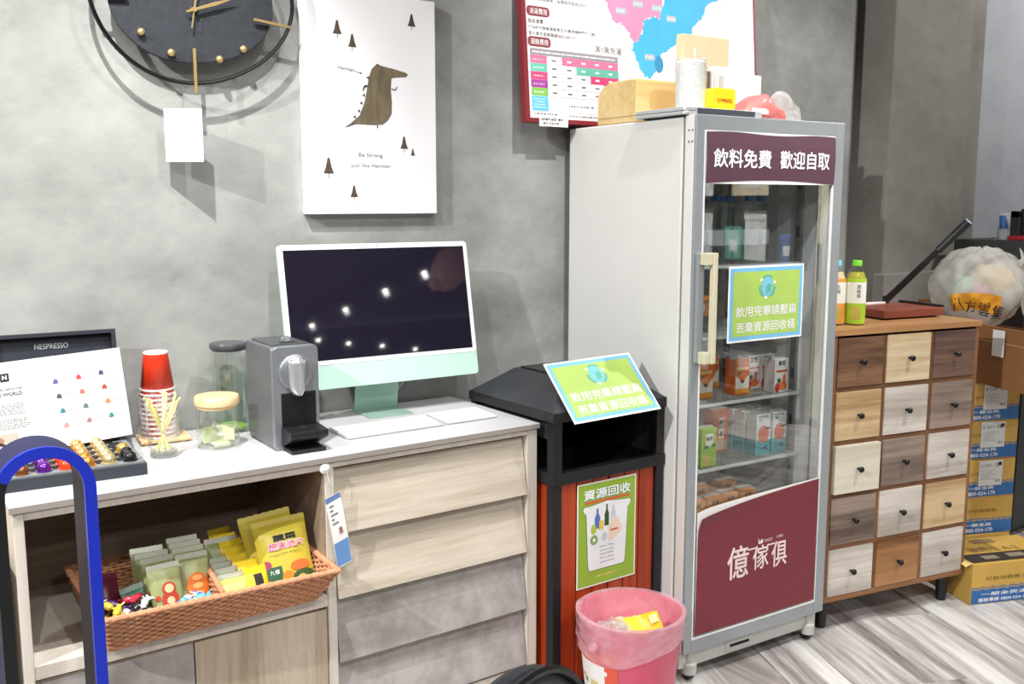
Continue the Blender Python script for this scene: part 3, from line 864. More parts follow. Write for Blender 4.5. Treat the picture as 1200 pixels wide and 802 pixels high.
# ------------------------------------------------------------------ wall clock and its hanging card
ck = thing('wall_clock', 'black stone-look wall clock with gold markers and looped black wire frame', 'clock', (.795, WY, 1.862))
DIAL = mat('charcoal stone dial', (38, 42, 49), 0.7, var=.14, scale=45, bump=.15)
def dial_r(t):
    return .192 * (1 + .05 * math.cos(2 * t) + .03 * math.cos(3 * t + .6))
pts = []
for i in range(64):
    t = 2 * math.pi * i / 64
    x, z = dial_r(t) * 1.0 * math.cos(t), dial_r(t) * .88 * math.sin(t) + .032
    pts.append((x, z))
MB().prism(pts, 'y', -.052, -.044).build('dial', DIAL, ck, bevel=.002)
ring = []
for i in range(80):
    t = 2 * math.pi * i / 80
    q = 1 + .045 * math.cos(2 * t) + .03 * math.cos(3 * t - .5)
    ring.append((.238 * q * math.cos(t), -.060, .215 * q * math.sin(t) + .034))
MB().tube(ring, .0052, 8, closed=True).build('wire_frame', mat('glossy black wire', (16, 17, 19), .25), ck, smooth=True)
for a in (45, 135, 225, 315):
    t = R(a)
    MB().cyl((.1 * math.cos(t), -.044, .08 * math.sin(t)), (.1 * math.cos(t), -.0005, .08 * math.sin(t)), .008, n=10).build('spacer', BLACKM, ck)
def stick(x0, z0, x1, z1):
    d = Vector((x1 - x0, 0, z1 - z0)).normalized(); n = Vector((-d.z, 0, d.x)) * .0032
    a = Vector((x0, -.066, z0)); b = Vector((x1, -.066, z1))
    MB().prism([((a + n).x, (a + n).z), ((b + n).x, (b + n).z), ((b - n).x, (b - n).z), ((a - n).x, (a - n).z)], 'y', -.067, -.061).build('hour_marker', GOLD, ck)
stick(-.004, -.092, -.004, -.198); stick(.150, -.008, .246, -.018); stick(-.155, .015, -.222, .010); stick(0, .165, .004, .262)
for x, z in ((.122, -.082), (.060, -.112), (-.058, -.106), (-.126, -.064), (.125, .120), (.06, .165), (-.06, .165), (-.125, .125)):
    MB().lathe([(.0005, .0155), (.006, .0135), (.0090, .0085), (.0085, .003), (.005, 0)], 16).build('hour_bead', GOLD, ck, (x, -.052, z), (R(90), 0, 0), smooth=True)
def hand(nm, ang, L, w, back):
    c, s = math.cos(ang), math.sin(ang)
    q = [(-back, -w * .5), (0, -w * .6), (L * .55, -w), (L, 0), (L * .55, w), (0, w * .6), (-back, w * .5)]
    MB().prism([(x * c - z * s, x * s + z * c) for x, z in q], 'y', -.0665, -.0645).build(nm, GOLD, ck)
hand('hour_hand', R(20), .105, .0045, .02)
hand('minute_hand', R(80), .135, .003, .045)
MB().cyl((0, -.052, 0), (0, -.070, 0), .006, n=14).build('pivot', GOLD, ck)

hc = thing('price_card', 'small blank white card hanging below the wall clock', 'card', (.757, WY - .062, 1.497), -.60)
MB().box(-.046, .046, -.0008, .0008, 0, .128).build('card', WHITE, hc)
MB().tube([(0, 0, .128), (.001, .002, .165), (.003, .004, .180)], .0007, 6).build('string', GREYINK, hc)
P = Print(hc, -.0009, .0004)
P.lines('small_print', mat('pink ink', (226, 190, 190)), -.032, .028, .108, .120, 2, 1, .2, .3)
P.lines('small_print', mat('faint ink', (190, 190, 190)), -.032, .005, .082, .106, 3, 1, .3, .25)
P.build()

# ------------------------------------------------------------------ canvas print
cv = thing('canvas_picture', 'white canvas print of a long-snouted grey-brown creature among small trees', 'picture', (1.089, WY, 1.3663))
CW, CH = .406, .598
MB().box(0, CW, -.030, -.001, 0, CH).build('canvas', mat('white canvas', (240, 240, 242), .75, var=.012, scale=300, bump=.03), cv, bevel=.002)
P = Print(cv, -.0302, .0005)
BROWN = mat('umber paint', (110, 98, 76), .8, var=.35, scale=40, stretch=(1, 1, .25))
BROWND = mat('dark umber paint', (80, 66, 52), .8, var=.3, scale=60)
SLATEP = mat('slate paint', (86, 86, 88), .8)
def uv(px, py):       # measured in the full-size photograph, kept as fractions of the sheet
    return ((px - 358.6) / 152.4 * CW, (250.8 - py) / 248.4 * CH)
for px, py, s in ((482, 28, 1.0), (396, 45, 1.05), (412.5, 58, 1.0), (471, 169, 1.0), (481.5, 179, .55), (383, 198, 1.25), (411, 226, .95)):
    x, z = uv(px, py); q = .0125 * s
    P.poly('painted_tree', BROWND, [(x - q, z - q * 1.1), (x + q, z - q * 1.1), (x + q * .55, z), (x + q * .2, z + q * 1.6), (x - q * .2, z + q * 1.6), (x - q * .55, z)], 1)
    P.rect('painted_trunk', BROWND, x - q * .06, x + q * .06, z - q * 2.0, z - q * 1.1, 1)
body = [(402, 153), (409, 148), (419, 139), (425, 124), (428, 110), (430, 98), (434, 86), (440, 80), (447, 82), (460, 84), (474, 87), (477, 89), (474, 92), (461, 93.5), (457, 95), (456, 108), (457, 122), (456.5, 135), (452, 143), (446, 148), (436, 149), (413, 149)]
P.poly('painted_creature', BROWN, [uv(*p) for p in body], 1)
P.poly('painted_tail', SLATEP, [uv(*p) for p in [(401, 153.5), (413, 146), (414, 149), (406, 152)]], 2)
for px, py in ((429, 96), (426, 106), (424, 116), (421, 125), (418, 134), (413, 141)):
    P.poly('painted_spike', BROWND, [uv(px + 1.5, py - 2), uv(px - 1.6, py), uv(px + 1.5, py + 2)], 2)
P.poly('painted_arm', SLATEP, [uv(*p) for p in [(430, 104), (424, 106), (423, 111), (424.5, 111), (425.5, 107), (430, 105.5)]], 2)
P.poly('painted_arm', SLATEP, [uv(*p) for p in [(456.5, 106), (461, 107), (463, 103.5), (463.8, 104), (461.5, 108.5), (456.5, 107.5)]], 2)
P.rect('painted_leg', SLATEP, uv(438.8, 0)[0], uv(440.3, 0)[0], uv(0, 152.5)[1], uv(0, 149)[1], 1)
P.fan('painted_eye', BROWND, *uv(441, 81), .003, .003, 2)
x, z = uv(405, 88); P.txt('handwriting', SLATEP, 'Herman', x, z, h=.011, w=.048, layer=1, rot=-.07)
P.poly('painted_arrow', SLATEP, [uv(415, 90), uv(421, 91.3), uv(420.5, 90.2), uv(423, 92), uv(420.5, 93), uv(421, 92), uv(415, 90.6)], 1)
x, z = uv(431, 184); P.txt('handwriting', SLATEP, 'Be Strong', x, z, h=.014, w=.074, layer=1)
x, z = uv(431, 196); P.txt('handwriting', SLATEP, 'just like Herman', x, z, h=.014, w=.122, layer=1)
P.build()

# ------------------------------------------------------------------ delivery map board, leaning out at its foot
mp = thing('map_board', 'large white delivery map board with dark red frame above the fridge', 'board', (1.785, 2.447, 1.641), rot=(R(-4.6), 0, 0))
MW, MH = 1.045, .78
MAROON = mat('maroon frame', (126, 34, 42), .45)
MB().box(0, MW, 0, .022, 0, MH).build('backing', MAROON, mp)
MB().box(0, .016, -.004, 0, 0, MH).box(MW - .007, MW, -.004, 0, 0, MH).box(.016, MW - .007, -.004, 0, 0, .013).box(.016, MW - .007, -.004, 0, MH - .013, MH).build('frame', MAROON, mp)
MB().box(.016, MW - .007, -.0015, 0, .013, MH - .013).build('sheet', mat('map sheet', (238, 236, 238), .4, var=.01), mp)
P = Print(mp, -.0016, .0004)
def mpos(x, z): return (x - 1.785, z - 1.641)
GREYH = mat('table grey', (150, 146, 152), .5)
tcol = {'p': mat('table pink', (222, 110, 150)), 't': mat('table teal', (100, 186, 165)), 'm': mat('table magenta', (214, 70, 120)), 'v': mat('table violet', (160, 60, 150)), 'g': mat('table green', (125, 185, 85)), 'c': mat('table cyan', (90, 185, 225))}
L = [.026, .090, .149, .206, .262, .318, .380]
tz = .223; rh = .0245
P.rect('table_header', GREYH, L[0], L[-1], tz - .02, tz, 1)
rows = ['p', 't', 'm', 'v', 'g']
for i, k in enumerate(rows):
    za, zb = tz - .02 - rh * (i + 1), tz - .02 - rh * i
    P.rect('table_cell', tcol[k], L[0], L[1] - .001, za + .0005, zb - .0005, 1)
    for c in range(1, 6):
        if c > i + 1 and i < 4:
            P.rect('table_cell', tcol[k], L[c] + .0008, L[c + 1] - .0008, za + .0005, zb - .0005, 1)
            P.rect('table_figure', WHITE, L[c] + .02, L[c] + .036, za + .009, za + .015, 2)
        elif c <= 4:
            P.rect('table_figure', GREYINK, L[c] + .018, L[c] + .036, za + .009, za + .014, 1)
    P.lines('table_figure', WHITE, L[0] + .010, L[1] - .012, za + .006, za + .017, 1, 2, .1, .45)
    P.rect('table_rule', GREYH, L[1], L[-1], za - .0005, za + .0005, 1)
for c in range(1, 6): P.rect('table_rule', GREYH, L[c] - .0005, L[c] + .0005, tz - .02 - rh * 5, tz - .02, 1)
P.rect('table_cell', tcol['c'], L[0], L[1] - .001, .036, tz - .021 - rh * 5, 1)
P.lines('table_figure', WHITE, L[0] + .008, L[1] - .010, .042, .075, 4, 2, .1, .4)
P.lines('table_figure', WHITE, L[0] + .01, L[-1] - .01, tz - .014, tz - .007, 1, 2, .05, .5)
P.lines('small_print', GREYINK, .17, .27, .050, .060, 1, 1, 0, .5)
P.rect('table_rule', GREYH, L[0], L[-1], .0335, .0345, 1)
P.lines('small_print', GREYINK, .035, .13, .022, .031, 1, 1, .1, .5)
P.lines('small_print', GREYINK, .17, .30, .020, .029, 1, 1, .1, .5)
PILL = mat('maroon pill', (132, 60, 66), .5)
def pill(z, s):
    P.poly('heading_pill', PILL, rrect(.020, .108, z - .015, z + .015, .012), 1)
    P.txt('heading', WHITE, s, .064, z, h=.018, w=.066, layer=2)
pill(.334, '消運費用'); pill(.243, '運輸費用')
P.txt('map_text', INK, '離島運費', .024, .304, h=.0135, w=.058, layer=1, align='L')
P.txt('map_text', INK, '可協助司機搬運最慢至2F(需現場對門尺入箱)', .024, .285, h=.0125, w=.265, layer=1, align='L')
P.txt('map_text', INK, '客戶需求運費專線0800-885737', .024, .267, h=.0125, w=.185, layer=1, align='L')
P.txt('map_text', INK, '上樓以上搬運費，每層每件酌收200元', .024, .372, h=.0130, w=.235, layer=1, align='L')
P.txt('map_text', mat('dark grey ink', (90, 90, 92)), '滿1萬免運', .340, .241, h=.022, w=.115, layer=1)
PK = mat('map pink', (226, 140, 176), .5); CY = mat('map cyan', (66, 176, 222), .5)
rg = random.Random(11)
def rough(pts, k=.0045, n=6):
    out = []
    for i in range(len(pts)):
        a = pts[i]; b = pts[(i + 1) % len(pts)]
        for j in range(n):
            t = j / n
            out.append((a[0] + (b[0] - a[0]) * t + rg.uniform(-k, k), a[1] + (b[1] - a[1]) * t + rg.uniform(-k, k)))
    return out
pink = [(.325, .520), (.335, .400), (.352, .372), (.365, .333), (.398, .335), (.430, .310), (.452, .278), (.470, .282), (.490, .310), (.498, .350), (.52, .36), (.555, .372), (.57, .36), (.585, .400), (.62, .52), (.60, .74), (.42, .74)]
cyan = [(.452, .278), (.446, .250), (.470, .205), (.490, .176), (.520, .168), (.545, .188), (.560, .215), (.575, .250), (.62, .272), (.675, .300), (.705, .315), (.735, .360), (.770, .385), (.80, .44), (.87, .46), (.90, .52), (.92, .74), (.60, .74), (.62, .52), (.585, .400), (.57, .36), (.555, .372), (.52, .36), (.498, .350), (.490, .310), (.470, .282)]
P.poly('map_region', PK, rough(pink), 1)
P.poly('map_region', CY, rough(cyan), 2)
GRT = mat('place tag', (170, 185, 192), .5)
for x, z in ((.40, .372), (.475, .402), (.56, .398), (.625, .370), (.52, .235)):
    P.rect('place_tag', GRT, x - .022, x + .022, z - .010, z + .010, 3)
    P.lines('place_name', WHITE, x - .017, x + .017, z - .006, z + .006, 1, 4, 0, .7)
P.fan('map_region', mat('map deep cyan', (40, 140, 185)), .562, .215, .020, .028, 3)
P.build()
nt_ = thing('taped_note', 'small white handwritten note taped to the foot of the map board', 'note', (1.832, 2.440, 1.630))
MB().box(0, .112, 0, .0006, 0, .030).build('paper', WHITE, nt_)
P = Print(nt_, 0, .0004)
P.txt('handwriting', INK, '*玻璃門 路武 博多', .004, .021, h=.008, w=.088, layer=1, align='L', bold=.02)
P.txt('handwriting', INK, '車內 不收大宗', .014, .009, h=.008, w=.062, layer=1, align='L', bold=.02); P.build()

# ------------------------------------------------------------------ recycling notice artwork used twice
SKY = mat('notice blue', (122, 190, 226), .45); LIME = mat('notice green', (172, 203, 98), .45)
GLB = mat('globe blue', (120, 196, 220), .45); GLG = mat('arrow green', (96, 176, 150), .45)
def notice(parent, W, H, y):
    P = Print(parent, y, .0004)
    P.rect('blue_border', SKY, .006, W - .006, .006, H - .006, 1)
    P.rect('green_field', LIME, .018, W - .018, .017, H - .017, 2)
    cx, cz = W / 2, H * .715
    for k in range(3):
        a0 = R(90 + 120 * k)
        pts = [(cx + .035 * math.cos(a0 + t * .28 - .62), cz + .035 * math.sin(a0 + t * .28 - .62)) for t in range(5)]
        pts += [(cx + .026 * math.cos(a0 + t * .28 - .62), cz + .026 * math.sin(a0 + t * .28 - .62)) for t in range(4, -1, -1)]
        P.poly('recycling_arrow', GLG, pts, 3)
        b = a0 + .9
        P.fan('sparkle', WHITE, cx + .032 * math.cos(b), cz + .032 * math.sin(b), .006, .004, 4, 8, 1)
    P.fan('globe', GLB, cx, cz, .023, .029, 4)
    P.poly('globe_land', GLG, [(cx - .006, cz - .02), (cx + .012, cz - .015), (cx + .016, cz + .004), (cx + .004, cz + .010), (cx - .004, cz)], 5)
    P.txt('lettering', WHITE, '飲用完畢請壓扁', W / 2, H * .40, h=.030, w=W * .80, layer=4, bold=.012)
    P.txt('lettering', WHITE, '丟棄資源回收桶', W / 2, H * .19, h=.030, w=W * .78, layer=4, bold=.012)
    P.build()

# ------------------------------------------------------------------ slatted recycling bin
RWOOD = wood('red brown slat', (136, 42, 14), (178, 66, 28), 'z', 50, 0.4)
bn = thing('recycling_bin', 'black framed recycling bin with red-brown wooden slats and hooded top', 'bin', (1.553, 2.0, 0))
BW, BD = .405, .405
ZR = .650
for x in (0, BW - .030):
    for y in (0, BD - .030):
        MB().box(x, x + .030, y, y + .030, 0, .842).build('post', BLACKM, bn, bevel=.002)
MB().box(-.002, BW + .002, -.004, .026, ZR - .004, ZR + .028).build('rim', BLACKM, bn, bevel=.002)
MB().box(-.002, BW + .002, BD - .026, BD + .002, ZR - .004, ZR + .028).build('rim', BLACKM, bn, bevel=.002)
MB().box(-.003, .026, .026, BD - .026, ZR - .004, ZR + .028).build('rim', BLACKM, bn, bevel=.002)
MB().box(BW - .026, BW + .003, .026, BD - .026, ZR - .004, ZR + .028).build('rim', BLACKM, bn, bevel=.002)
MB().box(-.002, BW + .002, -.002, BD + .002, .03, .06).build('base_rim', BLACKM, bn, bevel=.002)
sw_ = (BW - .060) / 6
for i in range(6):
    for yy in (.008, BD - .024):
        MB().box(.030 + i * sw_ + .002, .030 + (i + 1) * sw_ - .002, yy, yy + .016, .06, ZR - .004).build('slat', RWOOD, bn, bevel=.002)
    for xx in (.008, BW - .024):
        MB().box(xx, xx + .016, .030 + i * sw_ + .002, .030 + (i + 1) * sw_ - .002, .06, ZR - .004).build('slat', RWOOD, bn, bevel=.002)
MB().box(.03, BW - .03, .03, BD - .03, .05, .052).box(.030, .032, .03, BD - .03, .05, .648).box(BW - .032, BW - .03, .03, BD - .03, .05, .648).box(.03, BW - .03, BD - .032, BD - .03, .05, .648).box(.03, BW - .03, .030, .032, .05, .648).build('liner', mat('dark bin liner', (30, 28, 28), .6), bn)
# closed hood sides, open front; roof a truncated pyramid
HOODG = mat('charcoal sheet metal', (52, 54, 58), .42, metal=.1, var=.1, scale=20)
MB().box(BW - .018, BW - .014, .03, BD - .03, ZR + .028, .815).build('hood_side', HOODG, bn)
MB().box(.03, BW - .03, BD - .018, BD - .014, ZR + .028, .815).build('hood_side', HOODG, bn)
MB().box(-.004, BW + .004, -.004, .028, .818, .845).box(-.004, BW + .004, BD - .028, BD + .004, .818, .845).box(-.004, .028, .028, BD - .028, .818, .845).box(BW - .028, BW + .004, .028, BD - .028, .818, .845).build('hood_rim', BLACKM, bn, bevel=.002)
MB().box(.014, .018, .03, BD - .03, .765, .818).build('hood_side', HOODG, bn)
t0, t1 = .095, BW - .095
MB().add([(0, 0, .845), (BW, 0, .845), (BW, BD, .845), (0, BD, .845), (t0, .090, .918), (t1, .090, .918), (t1, BD - .095, .918), (t0, BD - .095, .918)],
         [(0, 1, 5, 4), (1, 2, 6, 5), (2, 3, 7, 6), (3, 0, 4, 7), (4, 5, 6, 7)]).build('hood_roof', HOODG, bn)
MB().box(t0 + .01, t1 - .01, .10, BD - .11, .9185, .923).build('roof_plate', BLACKM, bn)

ps = thing('recycling_poster', 'green recycling poster taped to the front slats of the bin', 'poster', (1.640, 2.0055, .333))
PW, PH = .216, .300
MB().box(0, PW, 0, .0008, 0, PH).build('paper', WHITE, ps)
P = Print(ps, 0, .0004)
PG = mat('poster green', (140, 172, 52), .45)
P.rect('green_ground', PG, .004, PW - .004, .004, PH - .004, 1)
P.txt('title_shadow', mat('title blue', (60, 130, 160)), '資源回收', PW / 2 + .0025, .2635, h=.028, w=.170, layer=2, bold=.015)
P.txt('title', WHITE, '資源回收', PW / 2, .266, h=.028, w=.170, layer=4, bold=.022)
P.rect('red_band', mat('poster red', (205, 90, 50)), .026, .190, .240, .247, 2)
def can(sx, cz=0.0, k=1.0, ox=PW / 2):
    return [(ox + (x * k), z) for x, z in [(-.085, .232), (-.06, .233), (-.03, .236), (0, .240), (.03, .236), (.06, .233), (.085, .232), (.088, .225), (.082, .214), (.076, .212), (.068, .060), (.064, .046), (-.064, .046), (-.068, .060), (-.076, .212), (-.082, .214), (-.088, .225)]]
P.poly('can_outline', mat('outline olive', (84, 104, 50)), [(x * 1.025 - .0027, z * 1.015 - .0025) for x, z in can(1)], 2)
P.poly('can_shape', mat('can pale grey', (226, 228, 230)), can(1), 3)
def bottle(nm, m, x, z, w, h):
    P.poly(nm, m, [(x - w, z), (x + w, z), (x + w, z + h * .55), (x + w * .35, z + h * .75), (x + w * .35, z + h), (x - w * .35, z + h), (x - w * .35, z + h * .75), (x - w, z + h * .55)], 4)
bottle('picture_bottle', mat('print blue', (80, 110, 180)), .072, .165, .010, .058)
bottle('picture_bottle', mat('print dark green', (50, 75, 40)), .106, .168, .008, .062)
bottle('picture_bottle', mat('print pale blue', (190, 200, 215)), .130, .175, .009, .050)
P.rect('picture_jar', mat('print yellow', (225, 190, 70)), .078, .094, .160, .186, 5)
P.fan('picture_jar', mat('print lime', (170, 190, 60)), .058, .165, .010, .014, 5)
P.poly('picture_paper', mat('print beige', (225, 205, 185)), [(.115, .120), (.150, .135), (.162, .150), (.150, .185), (.125, .190), (.112, .155)], 5)
P.rect('picture_paper', mat('poster red', (205, 90, 50)), .118, .148, .150, .155, 6)
P.fan('picture_disc', mat('print green', (120, 160, 90)), .060, .134, .014, .014, 5)
P.fan('picture_disc', WHITE, .060, .134, .005, .005, 6)
P.fan('picture_can', mat('print silver', (190, 195, 205)), .098, .138, .010, .012, 5)
for k, z in enumerate((.110, .099, .088, .077, .064)):
    P.txt('caption', [INK, GREYINK][k % 2], ['Every Thing', 'can be used', 'recyclable', 'for a new', 'living world'][k], PW / 2, z, h=.006, w=.05, layer=4)
P.lines('small_print', mat('poster orange ink', (220, 190, 120)), .07, .145, .022, .030, 1, 2, .1, .5)
P.build()

# A4 notice lying on the front slope of the hood and overhanging it
a = Vector((1.592, 1.960, .819)); b = Vector((1.577, 2.100, .960))
ht = (b - a).length
sg = thing('hood_notice', 'laminated green and blue notice lying on the sloped hood of the recycling bin', 'notice', a, rot=(-(math.pi / 2 - math.atan2(b.z - a.z, b.y - a.y)), R(-1.2), R(-1.5)))
MB().box(0, .305, 0, .0008, 0, ht).build('laminate', mat('laminate white', (240, 243, 245), .25), sg)
notice(sg, .305, ht, 0)

# ------------------------------------------------------------------ pink waste basket with liner bag
pb = thing('waste_basket', 'pink plastic waste basket with pale pink liner bag and paper label', 'waste basket', (1.690, 1.838, 0))
PINK = mat('pink plastic', (226, 92, 122), .35, var=.03)
MB().shell([(.0005, .004), (.104, .004), (.108, .012), (.140, .318), (.143, .322), (.138, .320), (.104, .014), (.0005, .010)], 40).build('tub', PINK, pb, smooth=True)
LINER = thin_glass('pale pink liner', (255, 225, 238), base=.05, haze=.40, hazecol=(255, 232, 242))
def bag(u, v):
    t = 2 * math.pi * u
    wr = .0012 * math.sin(7 * t + 22 * v) + .0010 * math.sin(12 * t - 34 * v) + .0009 * math.sin(5 * t + 52 * v)
    if v < .55:                                    # outside skirt, folded over the rim
        k = v / .55
        droop = .085 + .025 * math.sin(t * 2 + .9)
        z = .326 - droop * (1 - k)
        r = .1445 - .0098 * (.326 - z) / .1 + .0025 + wr * (1.3 - k * .8) + .004 * (1 - k) * max(0, math.sin(3 * t))
    else:
        k = (v - .55) / .45
        z = .326 - .215 * k
        r = .1385 - .030 * k + wr * (.3 + k) - .003
    if .53 < v < .57: z = .3275
    return (r * math.cos(t), r * math.sin(t), z)
MB().grid(bag, 120, 30).build('liner_bag', LINER, pb, smooth=True)
kn = [(-.150 + .004 * math.cos(k * 1.3), -.028 + .004 * math.sin(k * 1.3), .262 + .0035 * k) for k in range(6)]
MB().tube(kn, [.004, .009, .011, .010, .008, .004], 8).build('liner_knot', LINER, pb, smooth=True)
# curved paper label on the camera-left side
def lab(u, v, off=.0012):
    t = R(148 + 66 * u); z = .045 + .205 * v
    r = .1082 + (.140 - .108) * (z - .012) / .306 + off
    return (r * math.cos(t), r * math.sin(t), z)
MB().grid(lambda u, v: lab(u, v), 14, 4).build('label_sheet', mat('label red', (222, 92, 70), .5), pb, smooth=True)
MB().grid(lambda u, v: lab(.03 + .72 * u, .02 + .80 * v, .002), 14, 4).build('label_white', WHITE, pb, smooth=True)
MB().grid(lambda u, v: lab(.72 + .08 * u, .70 + .06 * v, .002), 4, 2).build('label_white', WHITE, pb, smooth=True)
for (u0, v0, du, dv, c, nm) in ((.40, .10, .20, .48, (214, 206, 130), 'yellow'), (.12, .30, .07, .12, (190, 140, 90), 'brown'), (.22, .50, .09, .06, (110, 150, 100), 'green'), (.10, .55, .14, .05, (225, 160, 130), 'peach'), (.27, .28, .06, .14, (150, 130, 110), 'grey'), (.14, .08, .12, .14, (200, 90, 70), 'rust')):
    MB().grid(lambda u, v: lab(u0 + du * u, v0 + dv * v, .0026), 5, 2).build('label_picture', mat('label print ' + nm, c), pb, smooth=True)
def crumple(name, m, label, cat, loc, rad, seed, sq=(1, 1, .7)):
    rg = random.Random(seed)
    t = thing(name, label, cat, loc)
    ph = [rg.uniform(0, 6.28) for _ in range(8)]
    def fn(u, v):
        a = 2 * math.pi * u; b = math.pi * v
        q = 1 + .22 * math.sin(3 * a + ph[0]) * math.sin(2 * b + ph[1]) + .16 * math.sin(5 * a + ph[2] + 3 * b) + .10 * math.sin(9 * a + ph[3] - 5 * b) * math.sin(b)
        r = rad * q
        return (sq[0] * r * math.sin(b) * math.cos(a), sq[1] * r * math.sin(b) * math.sin(a), sq[2] * r * math.cos(b) + rad * sq[2])
    MB().grid(fn, 34, 18).build('crumpled_film', m, t, smooth=True)
    return t
crumple('crumpled_bag', FILM2, 'crumpled clear plastic bag inside the pink waste basket', 'plastic bag', (1.650, 1.868, .215), .052, 3)
crumple('paper_scrap', mat('beige scrap', (214, 196, 160), .7), 'crumpled beige wrapper beside the clear bag in the waste basket', 'wrapper', (1.725, 1.880, .225), .036, 8)
yw = thing('yellow_wrapper', 'bright yellow folded food wrapper in the pink waste basket', 'wrapper', (1.722, 1.805, .262), rot=(R(-35), R(-20), R(-30)))
MB().grid(lambda u, v: (-.045 + .09 * u, .010 * math.sin(5 * u) * v, .06 * v * (1 - .25 * u)), 10, 6).build('wrapper_sheet', mat('yellow foil', (248, 206, 24), .35), yw, solid=.001)
MB().box(.018, .040, -.011, -.009, .018, .040).build('wrapper_sticker', mat('cream foil', (250, 232, 150), .4), yw)
crumple('waste_paper', WHITE, 'white crumpled tissue filling the bottom of the pink waste basket', 'tissue', (1.690, 1.838, .09), .078, 12)

# ------------------------------------------------------------------ display fridge
FO = Vector((1.9568, 1.9015, 0)); FA = -.0528
fr = thing('display_fridge', 'tall grey glass-door drinks fridge with maroon banner and poster', 'fridge', FO, FA)
FWD, FDP, FZ0, FZ1 = .600, .587, .094, 1.634
def fl(x, y, z):
    return (FO.x + x * math.cos(FA) - y * math.sin(FA), FO.y + x * math.sin(FA) + y * math.cos(FA), z)
BODY = mat('light grey enamel', (218, 217, 214), 0.13, var=.01)
INNER = mat('fridge liner', (176, 180, 180), 0.5, var=.02)
ALU = mat('satin aluminium', (160, 166, 170), 0.38, metal=.35, var=.02)
BEAD = mat('white gasket', (226, 228, 226), 0.5)
y0 = .056
MB().box(0, .03, y0, FDP, .10, FZ1 - .004).build('cabinet_side', BODY, fr, bevel=.004)
MB().box(FWD - .03, FWD, y0, FDP, .10, FZ1 - .004).build('cabinet_side', BODY, fr, bevel=.004)
MB().box(.03, FWD - .03, FDP - .03, FDP, .10, FZ1 - .004).build('cabinet_back', INNER, fr)
MB().box(.03, FWD - .03, y0, FDP - .03, FZ1 - .045, FZ1 - .004).build('cabinet_top', BODY, fr)
MB().box(.03, FWD - .03, y0, FDP - .03, .10, .140).build('cabinet_floor', INNER, fr)
for xx in (.030, FWD - .042):
    for yy in (.12, .42):
        MB().box(xx, xx + .012, yy, yy + .022, .16, 1.56).build('shelf_standard', mat('grey strip', (128, 130, 130), .5), fr)
        for k in range(9):
            MB().box(xx - .001, xx + .013, yy + .005, yy + .017, .24 + k * .15, .275 + k * .15).build('standard_clip', mat('dark slot', (70, 72, 74)), fr)
# door ring
def ring(nm, m, xa, xb, za, zb, wl, wr, wb, wt, ya, yb, bev=.002):
    g = MB()
    g.box(xa, xa + wl, ya, yb, za, zb); g.box(xb - wr, xb, ya, yb, za, zb)
    g.box(xa + wl, xb - wr, ya, yb, za, za + wb); g.box(xa + wl, xb - wr, ya, yb, zb - wt, zb)
    return g.build(nm, m, fr, bevel=bev)
ring('door_frame', ALU, 0, .598, FZ0, FZ1, .030, .042, .040, .042, 0, .010)
ring('door_core', BODY, 0, .598, FZ0, FZ1, .028, .040, .038, .040, .010, .046)
ring('door_gasket', mat('grey rubber gasket', (120, 122, 120), .6), .006, .592, FZ0 + .012, FZ1 - .012, .03, .03, .03, .03, .046, .056, 0)
ring('glazing_bead', BEAD, .0295, .5565, .1335, 1.5925, .005, .005, .007, .006, -.0015, .006, .0005)
PANE = thin_glass('door glass', (250, 252, 252), 1.5, base=.05)
MB().box(.032, .554, .006, .0075, .138, 1.588).build('door_glass', PANE, fr)
hd = MB().box(.006, .030, -.014, 0, .955, 1.262).build('handle_mount', ALU, fr, bevel=.003)
MB().box(.010, .036, -.042, -.014, 1.228, 1.262).box(.010, .036, -.042, -.014, .955, .989).box(.034, .050, -.046, -.028, .955, 1.262).build('handle', mat('cream handle', (206, 200, 172), .4), fr, bevel=.003)
for z in (1.592, 1.562):
    for yy in (.016, .030):
        MB().cyl((-.0012, yy, z), (.0005, yy, z), .0032, n=10).build('hinge_screw', mat('screw grey', (110, 110, 108)), fr)
MB().box(.004, .590, .022, .030, .040, .092).build('kick_plate', mat('kick plate grey', (196, 198, 192), .4), fr, bevel=.002)
MB().box(.190, .300, .018, .022, .046, .082).build('kick_panel', mat('kick plate grey', (196, 198, 192)), fr, bevel=.002)
MB().box(.205, .285, .0165, .0185, .062, .070).build('vent_slot', HOLE, fr)
for xx, yy in ((.555, .050), (.045, .050), (.555, .52), (.045, .52)):
    cs = MB().lathe([(.0005, 0), (.022, 0), (.022, .030), (.014, .034), (.014, .1)], 18).build('caster_foot', mat('grey foot', (182, 184, 178), .45), fr, (xx, yy - .028 if yy < .1 else yy, .022), smooth=True)
    MB().cyl((-.010, .004, -.006), (.010, .004, -.006), .016, n=16).build('wheel', BLACK, cs)
# banner over the top of the glass
PURP = mat('plum banner', (92, 60, 76), .5, var=.05)
bnr = MB().grid(lambda u, v: (.0345 + .520 * u, -.0025 - .003 * math.sin(math.pi * v), 1.4505 + (.138 + .003 * math.sin(9 * u)) * v + (.010 * math.sin(math.pi * u)) * (1 - v)), 20, 4).build('banner', PURP, fr)
bnw = MB().grid(lambda u, v: (.0345 + .520 * u, -.0012, 1.4495 + .139 * v), 10, 1).build('banner_backing', WHITE, fr)
P = Print(fr, eps=.0006, surf=lambda x, z: -.0062)
P.txt('banner_lettering', WHITE, '飲料免費', .170, 1.519, h=.050, w=.222, layer=1, bold=.02)
P.txt('banner_lettering', WHITE, '歡迎自取', .422, 1.519, h=.050, w=.208, layer=1, bold=.02)
P.build()
